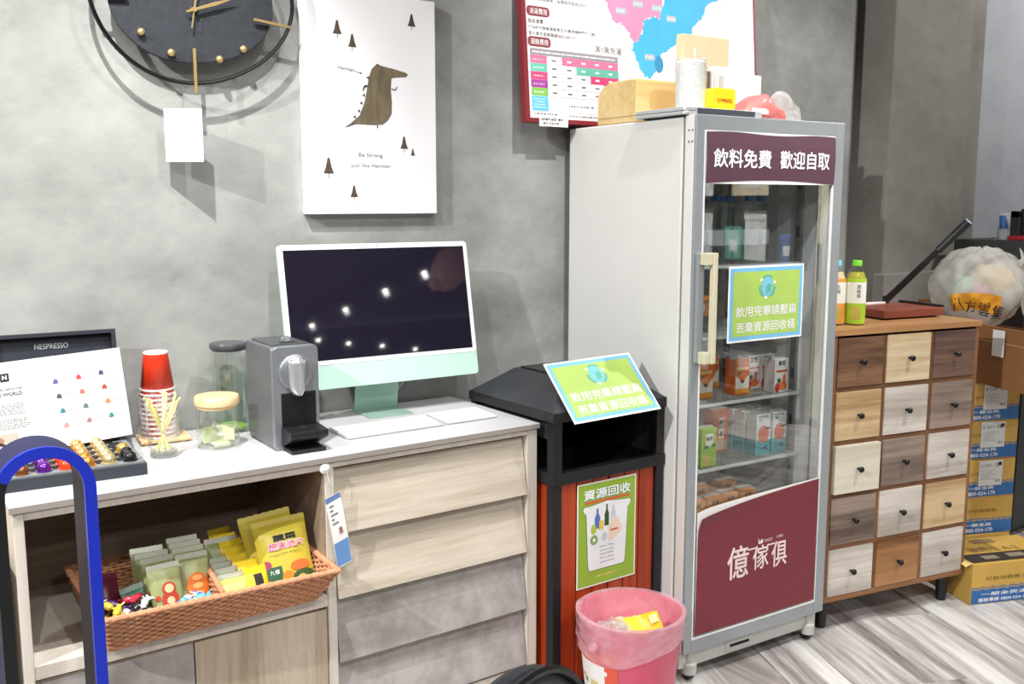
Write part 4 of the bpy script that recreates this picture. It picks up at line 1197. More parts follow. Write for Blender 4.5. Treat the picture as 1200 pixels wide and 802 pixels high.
# maroon poster, its upper left corner curling off the glass
MARP = mat('maroon poster', (118, 42, 52), .5, var=.06, scale=120)
def pz(u, v):
    z = .146 + (.362 + .034 * u ** .7) * v
    curl = max(0, v - .80) * 5 * max(0, 1 - u * 1.25)
    return (.0385 + .508 * u + .004 * (1 - u) * v, -.0035 - .014 * curl ** 2, z - .006 * curl ** 2)
MB().grid(pz, 22, 20).build('poster', MARP, fr, smooth=True)
MB().grid(lambda u, v: (.0385 + .508 * u, -.0018, .1445 + (.372 + .029 * u ** .5) * v), 14, 2).build('poster_backing', WHITE, fr)
P = Print(fr, eps=.0006, surf=lambda x, z: -.0040)
LET = mat('rose white lettering', (236, 216, 216), .5)
P.txt('poster_lettering', LET, '億', .205, .338, h=.098, w=.086, layer=1, bold=.012)
P.txt('poster_lettering', LET, '傢', .300, .336, h=.074, w=.066, layer=1, bold=.012)
P.txt('poster_lettering', LET, '俱', .380, .332, h=.080, w=.066, layer=1, bold=.012)
P.rect('poster_lettering', LET, .245, .282, .3655, .3705, 1); P.rect('poster_lettering', LET, .325, .360, .3655, .3705, 1)
P.poly('poster_emblem', LET, [(.288, .378), (.306, .378), (.308, .392), (.304, .389), (.300, .392), (.296, .386), (.292, .386), (.289, .396), (.287, .396)], 1)
P.txt('poster_since', LET, 'SINCE', .330, .384, h=.009, w=.034, layer=1); P.txt('poster_since', LET, '1981', .380, .387, h=.009, w=.026, layer=1)
P.build()
nf = thing('door_notice', 'green and blue recycling notice stuck on the fridge door glass', 'notice', fl(.134, -.0008, 1.000), FA)
MB().box(0, .307, -.0008, 0, 0, .219).build('laminate', mat('laminate white', (240, 243, 245)), nf)
notice(nf, .307, .219, -.0009)
# wire shelves
WIRE = mat('white coated wire', (214, 216, 214), .4)
SHELF_Z = [1.215, 1.005, .803, .603, .405]
for z in SHELF_Z:
    g = MB()
    for yy in (.105, .30, .50):
        g.box(.044, .556, yy - .0035, yy + .0035, z - .010, z - .003)
    for i in range(27):
        x = .052 + i * .0192
        g.box(x - .0014, x + .0014, .103, .52, z - .003, z)
    g.box(.044, .556, .100, .106, z - .008, z)
    g.build('wire_shelf', WIRE, fr)

# ------------------------------------------------------------------ drinks in the fridge
def carton(kind, w, d_, h):
    """brick drink carton: returns a builder"""
    def make(x, y, z, label, grp):
        t = thing('drink_carton', label, 'drink carton', fl(x, y, z), FA, grp)
        cols = {'orange': (222, 112, 30), 'white': (232, 228, 224), 'green': (150, 186, 62), 'teal': (228, 232, 230), 'amber': (214, 104, 26), 'tan': (216, 136, 44)}
        bm_ = mat('carton ' + kind, cols[kind], .4, var=.03)
        MB().box(0, w, 0, d_, 0, h - .006).build('carton_body', bm_, t, bevel=.002)
        MB().box(.001, w - .001, d_ * .35, d_ * .65, h - .006, h - .002).build('top_seam', mat('carton top', (200, 198, 192), .5), t)
        MB().cyl((w * .7, d_ * .3, h - .0065), (w * .7, d_ * .3, h - .0052), .004, n=10).build('straw_hole', STEEL, t)
        P = Print(t, 0, .0004)
        FR1 = mat('fruit orange', (230, 128, 60)); FR2 = mat('fruit peach', (226, 118, 84)); LEAF = mat('leaf green', (70, 110, 60))
        if kind == 'orange':
            P.poly('front_print', mat('carton cream', (232, 226, 214)), [(.002, .012), (w - .002, .012), (w - .002, h * .52), (w * .5, h * .36), (.002, h * .52)], 1)
            P.rect('front_print', mat('carton yellow', (236, 200, 110)), .006, w - .006, h * .66, h * .74, 1)
            P.fan('fruit_picture', FR1, w * .5, h * .48, w * .26, h * .12, 2); P.fan('fruit_picture', mat('berry brown', (120, 70, 40)), w * .5, h * .36, w * .14, h * .05, 3)
            P.fan('leaf_picture', LEAF, w * .25, h * .58, w * .15, h * .03, 3)
            P.rect('front_print', mat('carton deep orange', (232, 150, 40)), .002, w - .002, .004, .020, 2)
        elif kind == 'white':
            P.txt('front_lettering', INK, '果菜', w * .5, h * .82, h=h * .13, layer=1, bold=.03)
            P.rect('front_print', mat('carton red', (214, 80, 50)), .006, w - .006, h * .57, h * .63, 1)
            P.fan('fruit_picture', FR1, w * .6, h * .18, w * .32, h * .12, 1); P.fan('fruit_picture', mat('carrot', (226, 106, 50)), w * .68, h * .36, w * .12, h * .16, 1)
            P.fan('leaf_picture', LEAF, w * .32, h * .34, w * .14, h * .07, 2); P.fan('fruit_picture', mat('tomato', (200, 50, 50)), w * .2, h * .14, w * .16, h * .14, 2)
        elif kind == 'green':
            P.rect('front_print', mat('carton cream', (232, 226, 214)), w * .28, w * .78, h * .52, h * .82, 1)
            P.txt('front_lettering', INK, '綠茶', w * .53, h * .70, h=h * .10, layer=2, bold=.03)
            P.fan('leaf_picture', LEAF, w * .3, h * .50, w * .16, h * .05, 2); P.fan('leaf_picture', LEAF, w * .8, h * .52, w * .14, h * .05, 2)
            P.fan('fruit_picture', mat('tea tan', (206, 170, 90)), w * .35, h * .16, w * .2, h * .14, 1)
        elif kind == 'teal':
            P.rect('front_print', mat('peach pack teal band', (60, 160, 168)), 0.0005, w - .0005, .002, h * .36, 1)
            P.fan('fruit_picture', FR2, w * .5, h * .50, w * .40, h * .20, 2)
            P.fan('leaf_picture', mat('leaf brown', (90, 60, 50)), w * .74, h * .62, w * .24, h * .025, 3)
            P.txt('front_lettering', INK, 'PEACH TEA', w * .45, h * .90, h=h * .035, w=w * .7, layer=1, bold=.02)
            P.txt('front_lettering', INK, '蜜桃', w * .28, h * .83, h=h * .05, layer=1, bold=.02)
            P.poly('front_print', mat('ink teal', (30, 80, 110)), [(w * .15, h * .14), (w * .6, h * .20), (w * .85, h * .25), (w * .75, h * .18), (w * .85, h * .10), (w * .6, h * .16)], 2)
        elif kind == 'amber':
            P.rect('front_print', mat('carton cream', (232, 226, 214)), w * .36, w * .70, h * .30, h * .78, 1)
            P.txt('front_lettering', INK, '麥', w * .53, h * .68, h=h * .13, layer=2, bold=.03); P.txt('front_lettering', INK, '仔', w * .53, h * .54, h=h * .13, layer=2, bold=.03); P.txt('front_lettering', INK, '茶', w * .53, h * .40, h=h * .13, layer=2, bold=.03)
            P.rect('front_print', mat('carton pinkish', (216, 176, 150)), .002, w - .002, .006, h * .27, 1)
        elif kind == 'tan':
            P.fan('fruit_picture', mat('tea tan', (206, 170, 90)), w * .5, h * .45, w * .3, h * .22, 1)
            P.txt('front_lettering', INK, '奶茶', w * .5, h * .75, h=h * .14, layer=1, bold=.03)
        P.build()
        if kind == 'teal':                         # the colour band wraps round the visible side
            MB().box(-.0006, 0, .001, d_ - .001, .002, h * .36).build('side_band', mat('peach pack teal band', (60, 160, 168)), t)
        return t
    return make
z = SHELF_Z[2] + .001
mk = carton('orange', .062, .045, .118)
mk(.250, .24, z, 'orange fruit drink carton, left one on the upper stocked fridge shelf', 'orange drink cartons')
mk(.325, .15, z, 'orange fruit drink carton, foremost of the orange ones on the upper stocked fridge shelf', 'orange drink cartons')
mk(.180, .16, z, 'orange fruit drink carton at the far left of the upper stocked fridge shelf', 'orange drink cartons')
mk(.322, .28, z, 'orange fruit drink carton at the back of the upper stocked fridge shelf', 'orange drink cartons')
mk2 = carton('white', .062, .045, .114)
mk2(.458, .112, z, 'white vegetable juice carton at the right front of the upper stocked fridge shelf', 'white juice cartons')
mk2(.425, .20, z, 'white vegetable juice carton standing behind the orange ones', 'white juice cartons')
mk2(.490, .20, z, 'white vegetable juice carton behind the right front one', 'white juice cartons')
wr = thing('shrink_wrap', 'clear shrink wrap stretched over the tops of the orange cartons', 'wrapping', fl(.24, .14, z + .112), FA)
MB().grid(lambda u, v: (.20 * u, .19 * v, .012 + .006 * math.sin(9 * u) * math.sin(7 * v + 2 * u)), 16, 14).build('film', FILM2, wr, smooth=True)
z = SHELF_Z[3] + .001
mk3 = carton('green', .062, .045, .126)
mk3(.158, .115, z, 'green tea drink carton, front one at the left of the lower stocked shelf', 'green tea cartons')
mk3(.092, .120, z, 'green tea drink carton beside the glass edge at the far left', 'green tea cartons')
mk3(.162, .26, z, 'green tea drink carton at the back left of the lower stocked shelf', 'green tea cartons')
mk4 = carton('amber', .064, .045, .142)
mk4(.322, .235, z, 'amber barley tea carton in the middle of the lower stocked shelf', None)
mk5 = carton('teal', .062, .046, .140)
n_ = 0
for r_ in range(3):
    for c in range(2):
        mk5(.400 + c * .072, .125 + r_ * .052, z, 'white and teal peach tea carton, %s in the %s row' % (['left', 'right'][c], ['front', 'middle', 'back'][r_]), 'peach tea cartons')
z = SHELF_Z[4] + .001
mk6 = carton('tan', .066, .050, .098)
for i, (x, y) in enumerate(((.130, .13), (.205, .13), (.280, .14), (.355, .14), (.16, .24), (.25, .24), (.37, .24))):
    mk6(x, y, z, 'tan milk tea carton, %s on the lowest fridge shelf' % ['first from the left in front', 'second from the left in front', 'third from the left in front', 'fourth from the left in front', 'left in the back row', 'middle in the back row', 'right in the back row'][i], 'milk tea cartons')
# clear water bottles on the top shelf
z = SHELF_Z[0] + .001
b0 = None
WLBL = mat('bottle label white', (220, 226, 232), .5)
for i, (x, y) in enumerate(((.09, .16), (.16, .17), (.23, .16), (.30, .17), (.37, .16), (.46, .20), (.13, .29), (.27, .30), (.40, .31))):
    lab_ = 'clear water bottle, %s on the top fridge shelf' % ['first in the front row', 'second in the front row', 'third in the front row', 'fourth in the front row', 'fifth in the front row', 'last in the front row', 'left in the back row', 'middle in the back row', 'right in the back row'][i]
    if b0 is None:
        b0 = thing('water_bottle', lab_, 'bottle', fl(x, y, z), FA, 'clear bottles on the top fridge shelf')
        MB().lathe([(.028, 0), (.031, .006), (.031, .125), (.026, .150), (.012, .175), (.012, .188)], 20).build('bottle_wall', CLEAR, b0, smooth=True)
        MB().lathe([(.0005, .002), (.0295, .004), (.0295, .120), (.0005, .121)], 20).build('water', thin_glass('water', (232, 240, 236)), b0, smooth=True)
        MB().shell([(.0314, .055), (.0314, .100)], 20).build('bottle_label', WLBL, b0, smooth=True)
        MB().cyl((0, 0, .186), (0, 0, .203), .0135, n=14).build('cap', mat('cap blue', (70, 120, 190)), b0)
    else:
        dup(b0, fl(x, y, z), label=lab_)

# ------------------------------------------------------------------ things on top of the fridge
ZF = FZ1 - .003
lp = thing('laptop', 'closed silver laptop lying on the front of the fridge top', 'laptop', fl(-.016, .030, ZF), FA + .02)
MB().prism(rrect(0, .305, 0, .215, .012), 'z', .004, .0130).build('base', mat('laptop silver', (206, 208, 210), .35, metal=.5), lp, bevel=.0015)
MB().prism(rrect(0, .305, 0, .215, .012), 'z', .0142, .0245).build('lid', mat('laptop silver', (206, 208, 210)), lp, bevel=.0015)
MB().box(.045, .268, -.0012, .0003, .006, .0225).build('hinge_bar', mat('laptop hinge', (62, 68, 76), .4), lp)
MB().box(.02, .28, .02, .19, 0, .004).build('rubber_feet', BLACK, lp)
PLY = wood('pale plywood', (206, 174, 112), (226, 198, 142), 'x', 40, .5)
wb = thing('wooden_holder', 'pale plywood holder box with rounded top on the fridge corner', 'box', fl(.004, .262, ZF), FA)
MB().prism([(0, 0), (.185, 0), (.185, .088), (.160, .112), (.125, .124), (0.006, .124), (0, .118)], 'x', .0, .175).build('shell', PLY, wb, bevel=.006)
MB().box(-.0008, .0006, .004, .180, .018, .0195).build('seam', mat('ply seam', (150, 118, 70)), wb)
MB().prism(rrect(.05, .15, .035, .095, .02), 'y', -.0006, .001).build('cup_shadow', mat('ply shade', (196, 160, 100)), wb)  # flat darker patch painted as the cups' arched shadow
MB().box(.03, .172, .02, .165, .1235, .1250).build('top_slot', PLY, wb)
cs_ = thing('cup_tower', 'tall stack of translucent plastic cups in a sleeve on the fridge', 'cup stack', fl(.088, .125, ZF + .025), FA)
g = MB()
prof = [(.030, 0)]
for i in range(24):
    zz = .006 + i * .0052
    prof += [(.0415, zz), (.0425, zz + .0022), (.0405, zz + .0046)]
prof += [(.038, .136), (.0005, .137)]
g.lathe(prof, 28).build('nested_cups', mat('frosted plastic', (232, 232, 230), .3), cs_, smooth=True)
MB().shell([(.0445, 0), (.0450, .07), (.0442, .140), (.036, .145)], 28).build('sleeve', FILM, cs_, smooth=True)
yb = thing('yellow_tin', 'small yellow box with red figures on the fridge top', 'box', fl(.112, .060, ZF + .025), FA)
MB().prism(rrect(0, .088, 0, .060, .012), 'y', 0, .045).build('tin_body', mat('sun yellow', (246, 206, 30), .4), yb, bevel=.002)
P = Print(yb, -.0003, .0004); P.txt('lettering', mat('red ink', (190, 60, 30)), '(1996%)', .046, .024, h=.014, w=.056, layer=1, bold=.03); P.build()
bc = thing('cardboard_box', 'tall plain cardboard box standing at the back of the fridge top', 'box', fl(.305, .40, ZF), FA + .04)
KRAFT = mat('pale kraft', (222, 198, 160), .7, var=.03)
MB().box(0, .205, 0, .034, 0, .295).build('carton', KRAFT, bc, bevel=.002)
MB().box(0, .205, .016, .018, .2951, .2955).build('tape_seam', mat('tape', (206, 178, 138), .4), bc)
MB().box(.046, .054, -.0008, 0, .215, .255).build('white_mark', WHITE, bc)
for i, (x, y, w, d_, h, m, lbn) in enumerate(((.425, .300, .125, .060, .170, WHITE, 'white carton, nearest of the white boxes on the fridge'), (.410, .375, .140, .02, .200, WHITE, 'white carton, rear one of the white boxes on the fridge'),
                                          (.330, .335, .030, .10, .175, mat('dark brown card', (92, 76, 62), .6), 'narrow dark brown box between the cardboard box and white boxes'),
                                          (.366, .330, .030, .10, .182, mat('grey white card', (214, 210, 206), .6), 'narrow off-white box beside the dark brown one on the fridge'))):
    t = thing('small_box', lbn, 'box', fl(x, y, ZF), FA)
    MB().box(0, w, 0, d_, 0, h - .002).build('carton', m, t, bevel=.0015)
    MB().box(.001, w - .001, .001, d_ - .001, h - .002, h).build('flap', m, t)
    MB().box(w * .2, w * .22, -.0005, 0, .01, h - .01).build('edge_crease', GREYINK if i > 1 else mat('faint ink', (190, 190, 190)), t)
kr = thing('kraft_packet', 'flat kraft paper packet lying under the red pouch on the fridge', 'packet', fl(.20, .17, ZF), FA)
MB().box(0, .26, 0, .11, 0, .030).build('packet_body', KRAFT, kr, bevel=.006)
MB().box(.02, .24, -.001, 0, .012, .018).build('packet_fold', mat('tape', (206, 178, 138)), kr)
rp = thing('snack_pouch', 'red and clear plastic snack pouch on the fridge front edge', 'pouch', fl(.215, .100, ZF + .002), FA)
REDP = mat('red printed film', (232, 122, 118), .25, var=.12, scale=18)
def pouch(x0, x1, hmax, seed, dpt):
    def fn(u, v):
        a = 2 * math.pi * v
        k = math.sin(math.pi * min(1, .06 + u * .97)) ** .6
        h = (.010 + hmax * k) * (1 + .15 * math.sin(9 * u + seed) * math.sin(2 * a))
        return (x0 + (x1 - x0) * u, dpt * .5 * math.cos(a) * (.5 + .6 * k), h * .5 + h * .5 * math.sin(a) + .004 * math.sin(14 * u + 3 * a))
    return fn
MB().grid(pouch(.03, .215, .066, 1.2, .09), 20, 20).build('pouch_front', REDP, rp, smooth=True)
MB().grid(pouch(.15, .285, .085, 2.2, .07), 18, 18).build('clear_end', FILM2, rp, smooth=True)
MB().box(.045, .11, -.048, -.046, .018, .034).build('white_label', mat('label cream', (250, 232, 220)), rp)

# ------------------------------------------------------------------ wicker basket
SH = .4765
WICK = mat('copper brown wicker', (198, 142, 106), .32, var=.18, scale=60)
WICKR = mat('pale wicker rim', (208, 148, 110), .45, var=.12, scale=60)
bk = thing('wicker_basket', 'brown wicker snack basket with divider on the open sideboard shelf', 'basket', (.405, 1.985, SH))
RIMZ = .092
top = [(0, 0), (.505, -.020), (.520, .345), (0.004, .350)]
bot = [(.022, .052), (.478, .052), (.486, .318), (.026, .318)]
def lerp2(a, b, t): return (a[0] + (b[0] - a[0]) * t, a[1] + (b[1] - a[1]) * t)
def weave(pa_b, pb_b, pa_t, pb_t, rows, stakes, name, inward):
    g = MB(); s = MB()
    for r_ in range(rows):
        v = (r_ + .5) / rows
        a = lerp2(pa_b, pa_t, v); b = lerp2(pb_b, pb_t, v); z = .006 + (RIMZ - .010) * v
        n = stakes * 4
        pts = []
        for i in range(n + 1):
            u = i / n
            p = lerp2(a, b, u)
            off = .0036 * math.sin(math.pi * stakes * u + (math.pi if r_ % 2 else 0))
            pts.append((p[0] + inward[0] * off, p[1] + inward[1] * off, z))
        g.tube(pts, .0037, 6)
    for i in range(stakes + 1):
        u = i / stakes
        a = lerp2(pa_b, pb_b, u); b = lerp2(pa_t, pb_t, u)
        s.cyl((a[0], a[1], .004), (b[0], b[1], RIMZ), .0018, n=5)
    g.build(name, WICK, bk, smooth=True)['kind'] = 'stuff'
    s.build('stakes', WICK, bk)['kind'] = 'stuff'
ROWS = 12
weave(bot[0], bot[1], top[0], top[1], ROWS, 34, 'front_weave', (0, 1))
weave(bot[1], bot[2], top[1], top[2], ROWS, 22, 'side_weave', (1, 0))
weave(bot[3], bot[2], top[3], top[2], ROWS, 34, 'back_weave', (0, 1))
weave(bot[0], bot[3], top[0], top[3], ROWS, 22, 'side_weave', (1, 0))
weave((.256, .056), (.280, .316), (.246, .002), (.288, .348), ROWS, 20, 'divider_weave', (1, 0))
rim = []
for i in range(4):
    a, b = top[i], top[(i + 1) % 4]
    for k in range(26): rim.append((*lerp2(a, b, k / 26), RIMZ))
MB().tube([(x, y, RIMZ) for x, y, _ in rim], .0062, 8, closed=True).build('rim', WICKR, bk, smooth=True)
tw = MB()
m_ = len(rim)
for ph in (0, math.pi):
    pts = []
    for i in range(m_ * 4):
        a = Vector(rim[(i // 4) % m_]); b = Vector(rim[(i // 4 + 1) % m_]); p = a.lerp(b, (i % 4) / 4)
        d = (b - a).normalized(); n = Vector((-d.y, d.x, 0)); t = i * .9 + ph
        pts.append(p + n * (.0062 * math.cos(t)) + Vector((0, 0, .0062 * math.sin(t))))
    tw.tube(pts, .0016, 4, closed=True)
tw.build('rim_binding', WICKR, bk)
MB().tube([(.246, .002, RIMZ), (.268, .18, RIMZ + .002), (.288, .348, RIMZ)], .0060, 8).build('divider_rim', WICKR, bk, smooth=True)
MB().box(.024, .482, .054, .317, .0015, .005).build('base', WICK, bk)

# ------------------------------------------------------------------ snack bags
def pill_y(w, h, t):
    def f(x, z):
        a = max(0.0, 1 - abs(2 * x / w) ** 2.2); b = max(0.0, 1 - abs(2 * z / h - 1) ** 4)
        return -(t / 2) * (a ** .55) * (b ** .7)
    return f
def snack(name, label, grp, w, h, t, m, loc, rot, prints=None, cat='snack bag'):
    o = thing(name, label, cat, loc, group=grp, rot=rot)
    f = pill_y(w, h, t)
    rg = random.Random(len(label))
    p1, p2 = rg.uniform(0, 6), rg.uniform(0, 6)
    def fr_(u, v):
        x = -w / 2 + w * u; z = h * v
        return (x * (1 - .05 * math.sin(math.pi * v)), f(x, z) - .0012 * math.sin(14 * u + p1) * math.sin(5 * v + p2) * (1 if .05 < v < .95 else 0), z)
    def bk_(u, v):
        q = fr_(u, v); return (q[0], -q[1], q[2])
    MB().grid(fr_, 12, 14).grid(bk_, 12, 14).build('bag', m, o, smooth=True)
    n = 14
    for z0, z1 in ((0, -.010), (h, h + .011)):
        g = MB()
        pts = [(-w / 2 + w * i / n, -.0004, z0) for i in range(n + 1)] + [(w / 2 - w * i / n, .0004, z1 + (.0016 if i % 2 else 0)) for i in range(n + 1)]
        g.prism([(p[0], p[2]) for p in pts], 'y', -.0006, .0006)
        g.build('crimped_seal', SAGEH if m is SAGE else m, o)
    if prints:
        P = Print(o, eps=.0010, surf=lambda x, z: f(x, z) - .0012)
        prints(P, w, h)
        P.build()
    return o
SAGE = mat('sage foil', (150, 156, 106), .38, var=.04)
SAGEH = mat('sage silver', (205, 208, 190), .25, metal=.3)
def doll(P, w, h):
    rd = mat('doll red', (180, 58, 36)); cr = mat('doll cream', (222, 190, 150))
    P.fan('printed_figure', rd, .002, h * .44, w * .26, h * .16, 1); P.fan('printed_figure', rd, .002, h * .64, w * .21, h * .12, 1)
    P.fan('printed_face', cr, .002, h * .64, w * .14, h * .08, 2); P.fan('printed_figure', cr, .002, h * .42, w * .12, h * .07, 2)
    P.fan('printed_figure', rd, -w * .32, h * .50, w * .07, h * .05, 1); P.lines('small_print', rd, -w * .1, w * .25, h * .80, h * .82, 1, 1, 0, .5)
def orangep(P, w, h):
    og = mat('label orange', (206, 106, 36)); cr = mat('label tan', (224, 160, 90))
    P.fan('printed_block', og, .004, h * .50, w * .38, h * .25, 1, 8, 4)
    for k in range(3): P.fan('printed_figure', cr, .004, h * (.36 + .14 * k), w * .16, h * .05, 2)
def greenp(P, w, h):
    gd = mat('label green', (60, 120, 58))
    P.rect('printed_block', gd, -w * .42, w * .10, h * .22, h * .60, 1, 5, 4); P.txt('lettering', WHITE, '海苔', -w * .15, h * .42, h=h * .2, layer=2); P.rect('printed_block', mat('label sage', (150, 170, 110)), w * .12, w * .38, h * .22, h * .55, 1, 4, 4)
LEAN = R(-20)
bz = SH + .012
for k in range(4):
    snack('snack_bag', 'sage green snack bag with red doll print, %s in its row' % ['front', 'second', 'third', 'rearmost'][k], 'sage snack bags with red doll', .072, .120 + (.004 if k else 0), .022, SAGE, (.566 - .004 * k, 2.078 + .036 * k, bz + .001 * k), (LEAN, 0, R(4 - 3 * k)), doll)
for k in range(4):
    snack('snack_bag', 'sage green snack bag with orange print, %s in its row' % ['front', 'second', 'third', 'rearmost'][k], 'sage snack bags with orange label', .070, .124 + (.002 if k else 0), .022, SAGE, (.630 + .004 * k, 2.098 + .036 * k, bz + .001 * k), (LEAN, 0, R(-3)), orangep)
snack('snack_bag', 'sage green snack bag with dark green print right of the divider', None, .078, .116, .022, SAGE, (.728, 2.195, bz - .004), (LEAN, 0, R(-4)), greenp)
PALEP = mat('pale lime packet', (206, 214, 120), .4, var=.03)
def palep(P, w, h):
    P.txt('lettering', INK, '純海苔', 0, h * .35, h=h * .26, w=w * .62, layer=1); P.lines('small_print', mat('olive ink', (110, 120, 60)), -w * .25, w * .3, h * .62, h * .74, 1, 1, .1, .5)
for k in range(5):
    snack('seaweed_packet', 'small pale lime packet, %s in the row right of the divider' % ['front', 'second', 'third', 'fourth', 'rearmost'][k], 'pale lime packets', .062, .066, .018, PALEP if k == 0 else SAGE, (.706 + .003 * k, 2.052 + .026 * k, bz + .004 * k), (R(-24), 0, R(2)), palep)
YEL = mat('yellow packet', (232, 200, 40), .38, var=.04)
def blackp(P, w, h):
    P.rect('printed_block', INK, -w * .16, w * .20, h * .16, h * .92, 1, 4, 8)
    P.txt('lettering', WHITE, '脆', w * .20, h * .20, h=h * .16, layer=2)
for k in range(7):
    snack('nut_packet', 'yellow and black packet, %s in its row beside the pale lime packets' % ['front', 'second', 'third', 'fourth', 'fifth', 'sixth', 'rearmost'][k], 'yellow and black packets', .056, .080, .018, YEL, (.762 - .002 * k, 2.056 + .034 * k, bz + .006 * k), (R(-24), 0, R(6)), blackp)
BIGY = mat('golden chip bag', (198, 180, 62), .34, var=.08, scale=9)
def chips(P, w, h):
    P.txt('lettering', INK, '蔬菜', 0.004, h * .80, h=h * .08, w=w * .42, layer=1, bold=.04)
    P.txt('lettering_outline', WHITE, '蔬果脆片', 0.004, h * .69, h=h * .10, w=w * .66, layer=1, bold=.06)
    P.txt('lettering', mat('chip pink', (214, 90, 130)), '蔬果脆片', 0.004, h * .69, h=h * .10, w=w * .66, layer=2, bold=.01)
    P.txt('lettering', mat('olive ink', (110, 120, 60)), 'Vegetable Snacks', 0, h * .58, h=h * .035, w=w * .62, layer=1)
    P.fan('picture_pumpkin', mat('pumpkin green', (58, 84, 42)), w * .26, h * .20, w * .22, h * .12, 2); P.fan('picture_pumpkin', mat('pumpkin flesh', (220, 170, 80)), w * .22, h * .22, w * .07, h * .03, 3)
    P.fan('picture_carrot', mat('carrot', (226, 106, 50)), w * .22, h * .38, w * .18, h * .07, 1); P.fan('picture_pepper', mat('pepper orange', (224, 130, 40)), -w * .02, h * .24, w * .12, h * .10, 1)
    P.fan('picture_leaf', mat('leaf bright', (130, 180, 50)), -w * .05, h * .09, w * .36, h * .06, 1); P.rect('picture_block', mat('label deep green', (40, 90, 60)), -w * .40, -w * .12, h * .24, h * .42, 1, 4, 4)
    P.txt('lettering', WHITE, '九種', -w * .26, h * .35, h=h * .06, layer=2); P.fan('picture_root', mat('sweet potato', (150, 60, 90)), -w * .38, h * .46, w * .09, h * .06, 1)
snack('chip_bag', 'large yellow vegetable chip bag, front one in the wicker basket', 'large yellow chip bags', .126, .168, .042, BIGY, (.840, 2.072, bz + .004), (R(-20), R(-5), R(-8)), chips)
snack('chip_bag', 'large yellow vegetable chip bag half hidden behind the front one', 'large yellow chip bags', .124, .172, .040, BIGY, (.828, 2.112, bz + .006), (R(-20), R(-7), R(-8)), chips)
snack('candy_pouch', 'dark red candy pouch at the left end of the basket', None, .062, .090, .02, mat('wine foil', (100, 34, 52), .35, var=.2, scale=40), (.452, 2.150, bz + .012), (R(-30), R(8), R(10)))
snack('candy_pouch', 'dark green candy pouch left of the sage snack bags', None, .050, .072, .018, mat('bottle green foil', (56, 86, 70), .35, var=.25, scale=40), (.508, 2.095, bz + .012), (R(-30), R(-14), R(-10)), lambda P, w, h: P.fan('printed_flower', mat('candy rose', (200, 90, 110)), 0, h * .3, w * .2, h * .12, 1))
# wrapped candies
candy0 = {}
def candy(col, loc, rot, label, grp):
    if col not in candy0:
        o = thing('wrapped_candy', label, 'candy', loc, group=grp, rot=rot)
        m = mat('candy %d %d %d' % col, col, .3, var=.15, scale=50)
        MB().lathe([(.0005, -.014), (.006, -.012), (.0085, -.004), (.0085, .004), (.006, .012), (.0005, .014)], 10).build('sweet', m, o, (0, 0, .008), (0, R(90), 0), smooth=True)
        MB().grid(lambda u, v: (.013 + .011 * u, (-.008 + .016 * v) * (.3 + u), .008 + .002 * math.sin(9 * v)), 2, 6).build('twist_end', m, o, solid=.0004)
        MB().grid(lambda u, v: (-.013 - .011 * u, (-.008 + .016 * v) * (.3 + u), .008 + .002 * math.sin(9 * v)), 2, 6).build('twist_end', m, o, solid=.0004)
        candy0[col] = o
    else:
        dup(candy0[col], loc, rot=rot, label=label, group=grp)
rg = random.Random(21)
ccol = [((40, 34, 36), 'black'), ((206, 186, 60), 'yellow'), ((190, 50, 70), 'red'), ((226, 222, 224), 'white'), ((70, 40, 90), 'purple')]
num = ['one', 'two', 'three', 'four', 'five', 'six', 'seven', 'eight', 'nine', 'ten', 'eleven', 'twelve', 'thirteen', 'fourteen', 'fifteen', 'sixteen', 'seventeen', 'eighteen', 'nineteen', 'twenty', 'twenty-one', 'twenty-two', 'twenty-three', 'twenty-four']
for i in range(24):
    c, cn = ccol[i % 5]
    x = .434 + .078 * rg.random(); y = 2.040 + .075 * rg.random()
    candy(c, (x, y, SH + .034 + .014 * (i // 8) + .10 * max(0, (y - 2.05))), (rg.uniform(-.5, .5), rg.uniform(-.4, .4), rg.uniform(0, 3)), '%s wrapped candy in the mixed candy heap at the basket\'s left end' % cn, '%s candies in the mixed heap' % cn)
bcol = [((52, 96, 178), 'blue'), ((222, 228, 236), 'white'), ((96, 170, 214), 'sky blue')]
for i in range(15):
    c, cn = bcol[i % 3]
    x = .582 + .072 * rg.random(); y = 2.030 + .030 * rg.random()
    candy(c, (x, y, SH + .040 + .012 * (i // 5)), (rg.uniform(-.5, .5), rg.uniform(-.4, .4), rg.uniform(0, 3)), '%s wrapped candy in front of the sage snack bags' % cn, '%s candies in the blue heap' % cn)

# ------------------------------------------------------------------ fifteen-drawer chest
CO = Vector((3.2006, 1.7697, 0)); CA = -.1888
def cl(x, y, z): return (CO.x + x * math.cos(CA) - y * math.sin(CA), CO.y + x * math.sin(CA) + y * math.cos(CA), z)
ACAC = wood('acacia frame', (100, 64, 38), (142, 98, 62), 'x', 45, .5)
ACAV = wood('acacia upright', (100, 64, 38), (138, 95, 60), 'z', 45, .5)
ch = thing('drawer_chest', 'wooden chest of fifteen small drawers in mixed wood tones right of the fridge', 'chest', CO, CA)
CWD, CDP, CZ0, CZ1 = .640, .36, .107, 1.003
MB().box(-CWD - .004, .004, -.006, CDP, CZ1 - .020, CZ1).build('top_board', wood('acacia top', (150, 106, 66), (182, 138, 92), 'x', 45, .42), ch, bevel=.002)
MB().box(-CWD, -CWD + .018, 0, CDP, CZ0, CZ1 - .020).build('side_panel', ACAV, ch, bevel=.001)
MB().box(-.018, 0, 0, CDP, CZ0, CZ1 - .020).build('side_panel', ACAV, ch, bevel=.001)
MB().box(-CWD + .018, -.018, CDP - .012, CDP, CZ0, CZ1 - .020).build('back_panel', ACAV, ch)
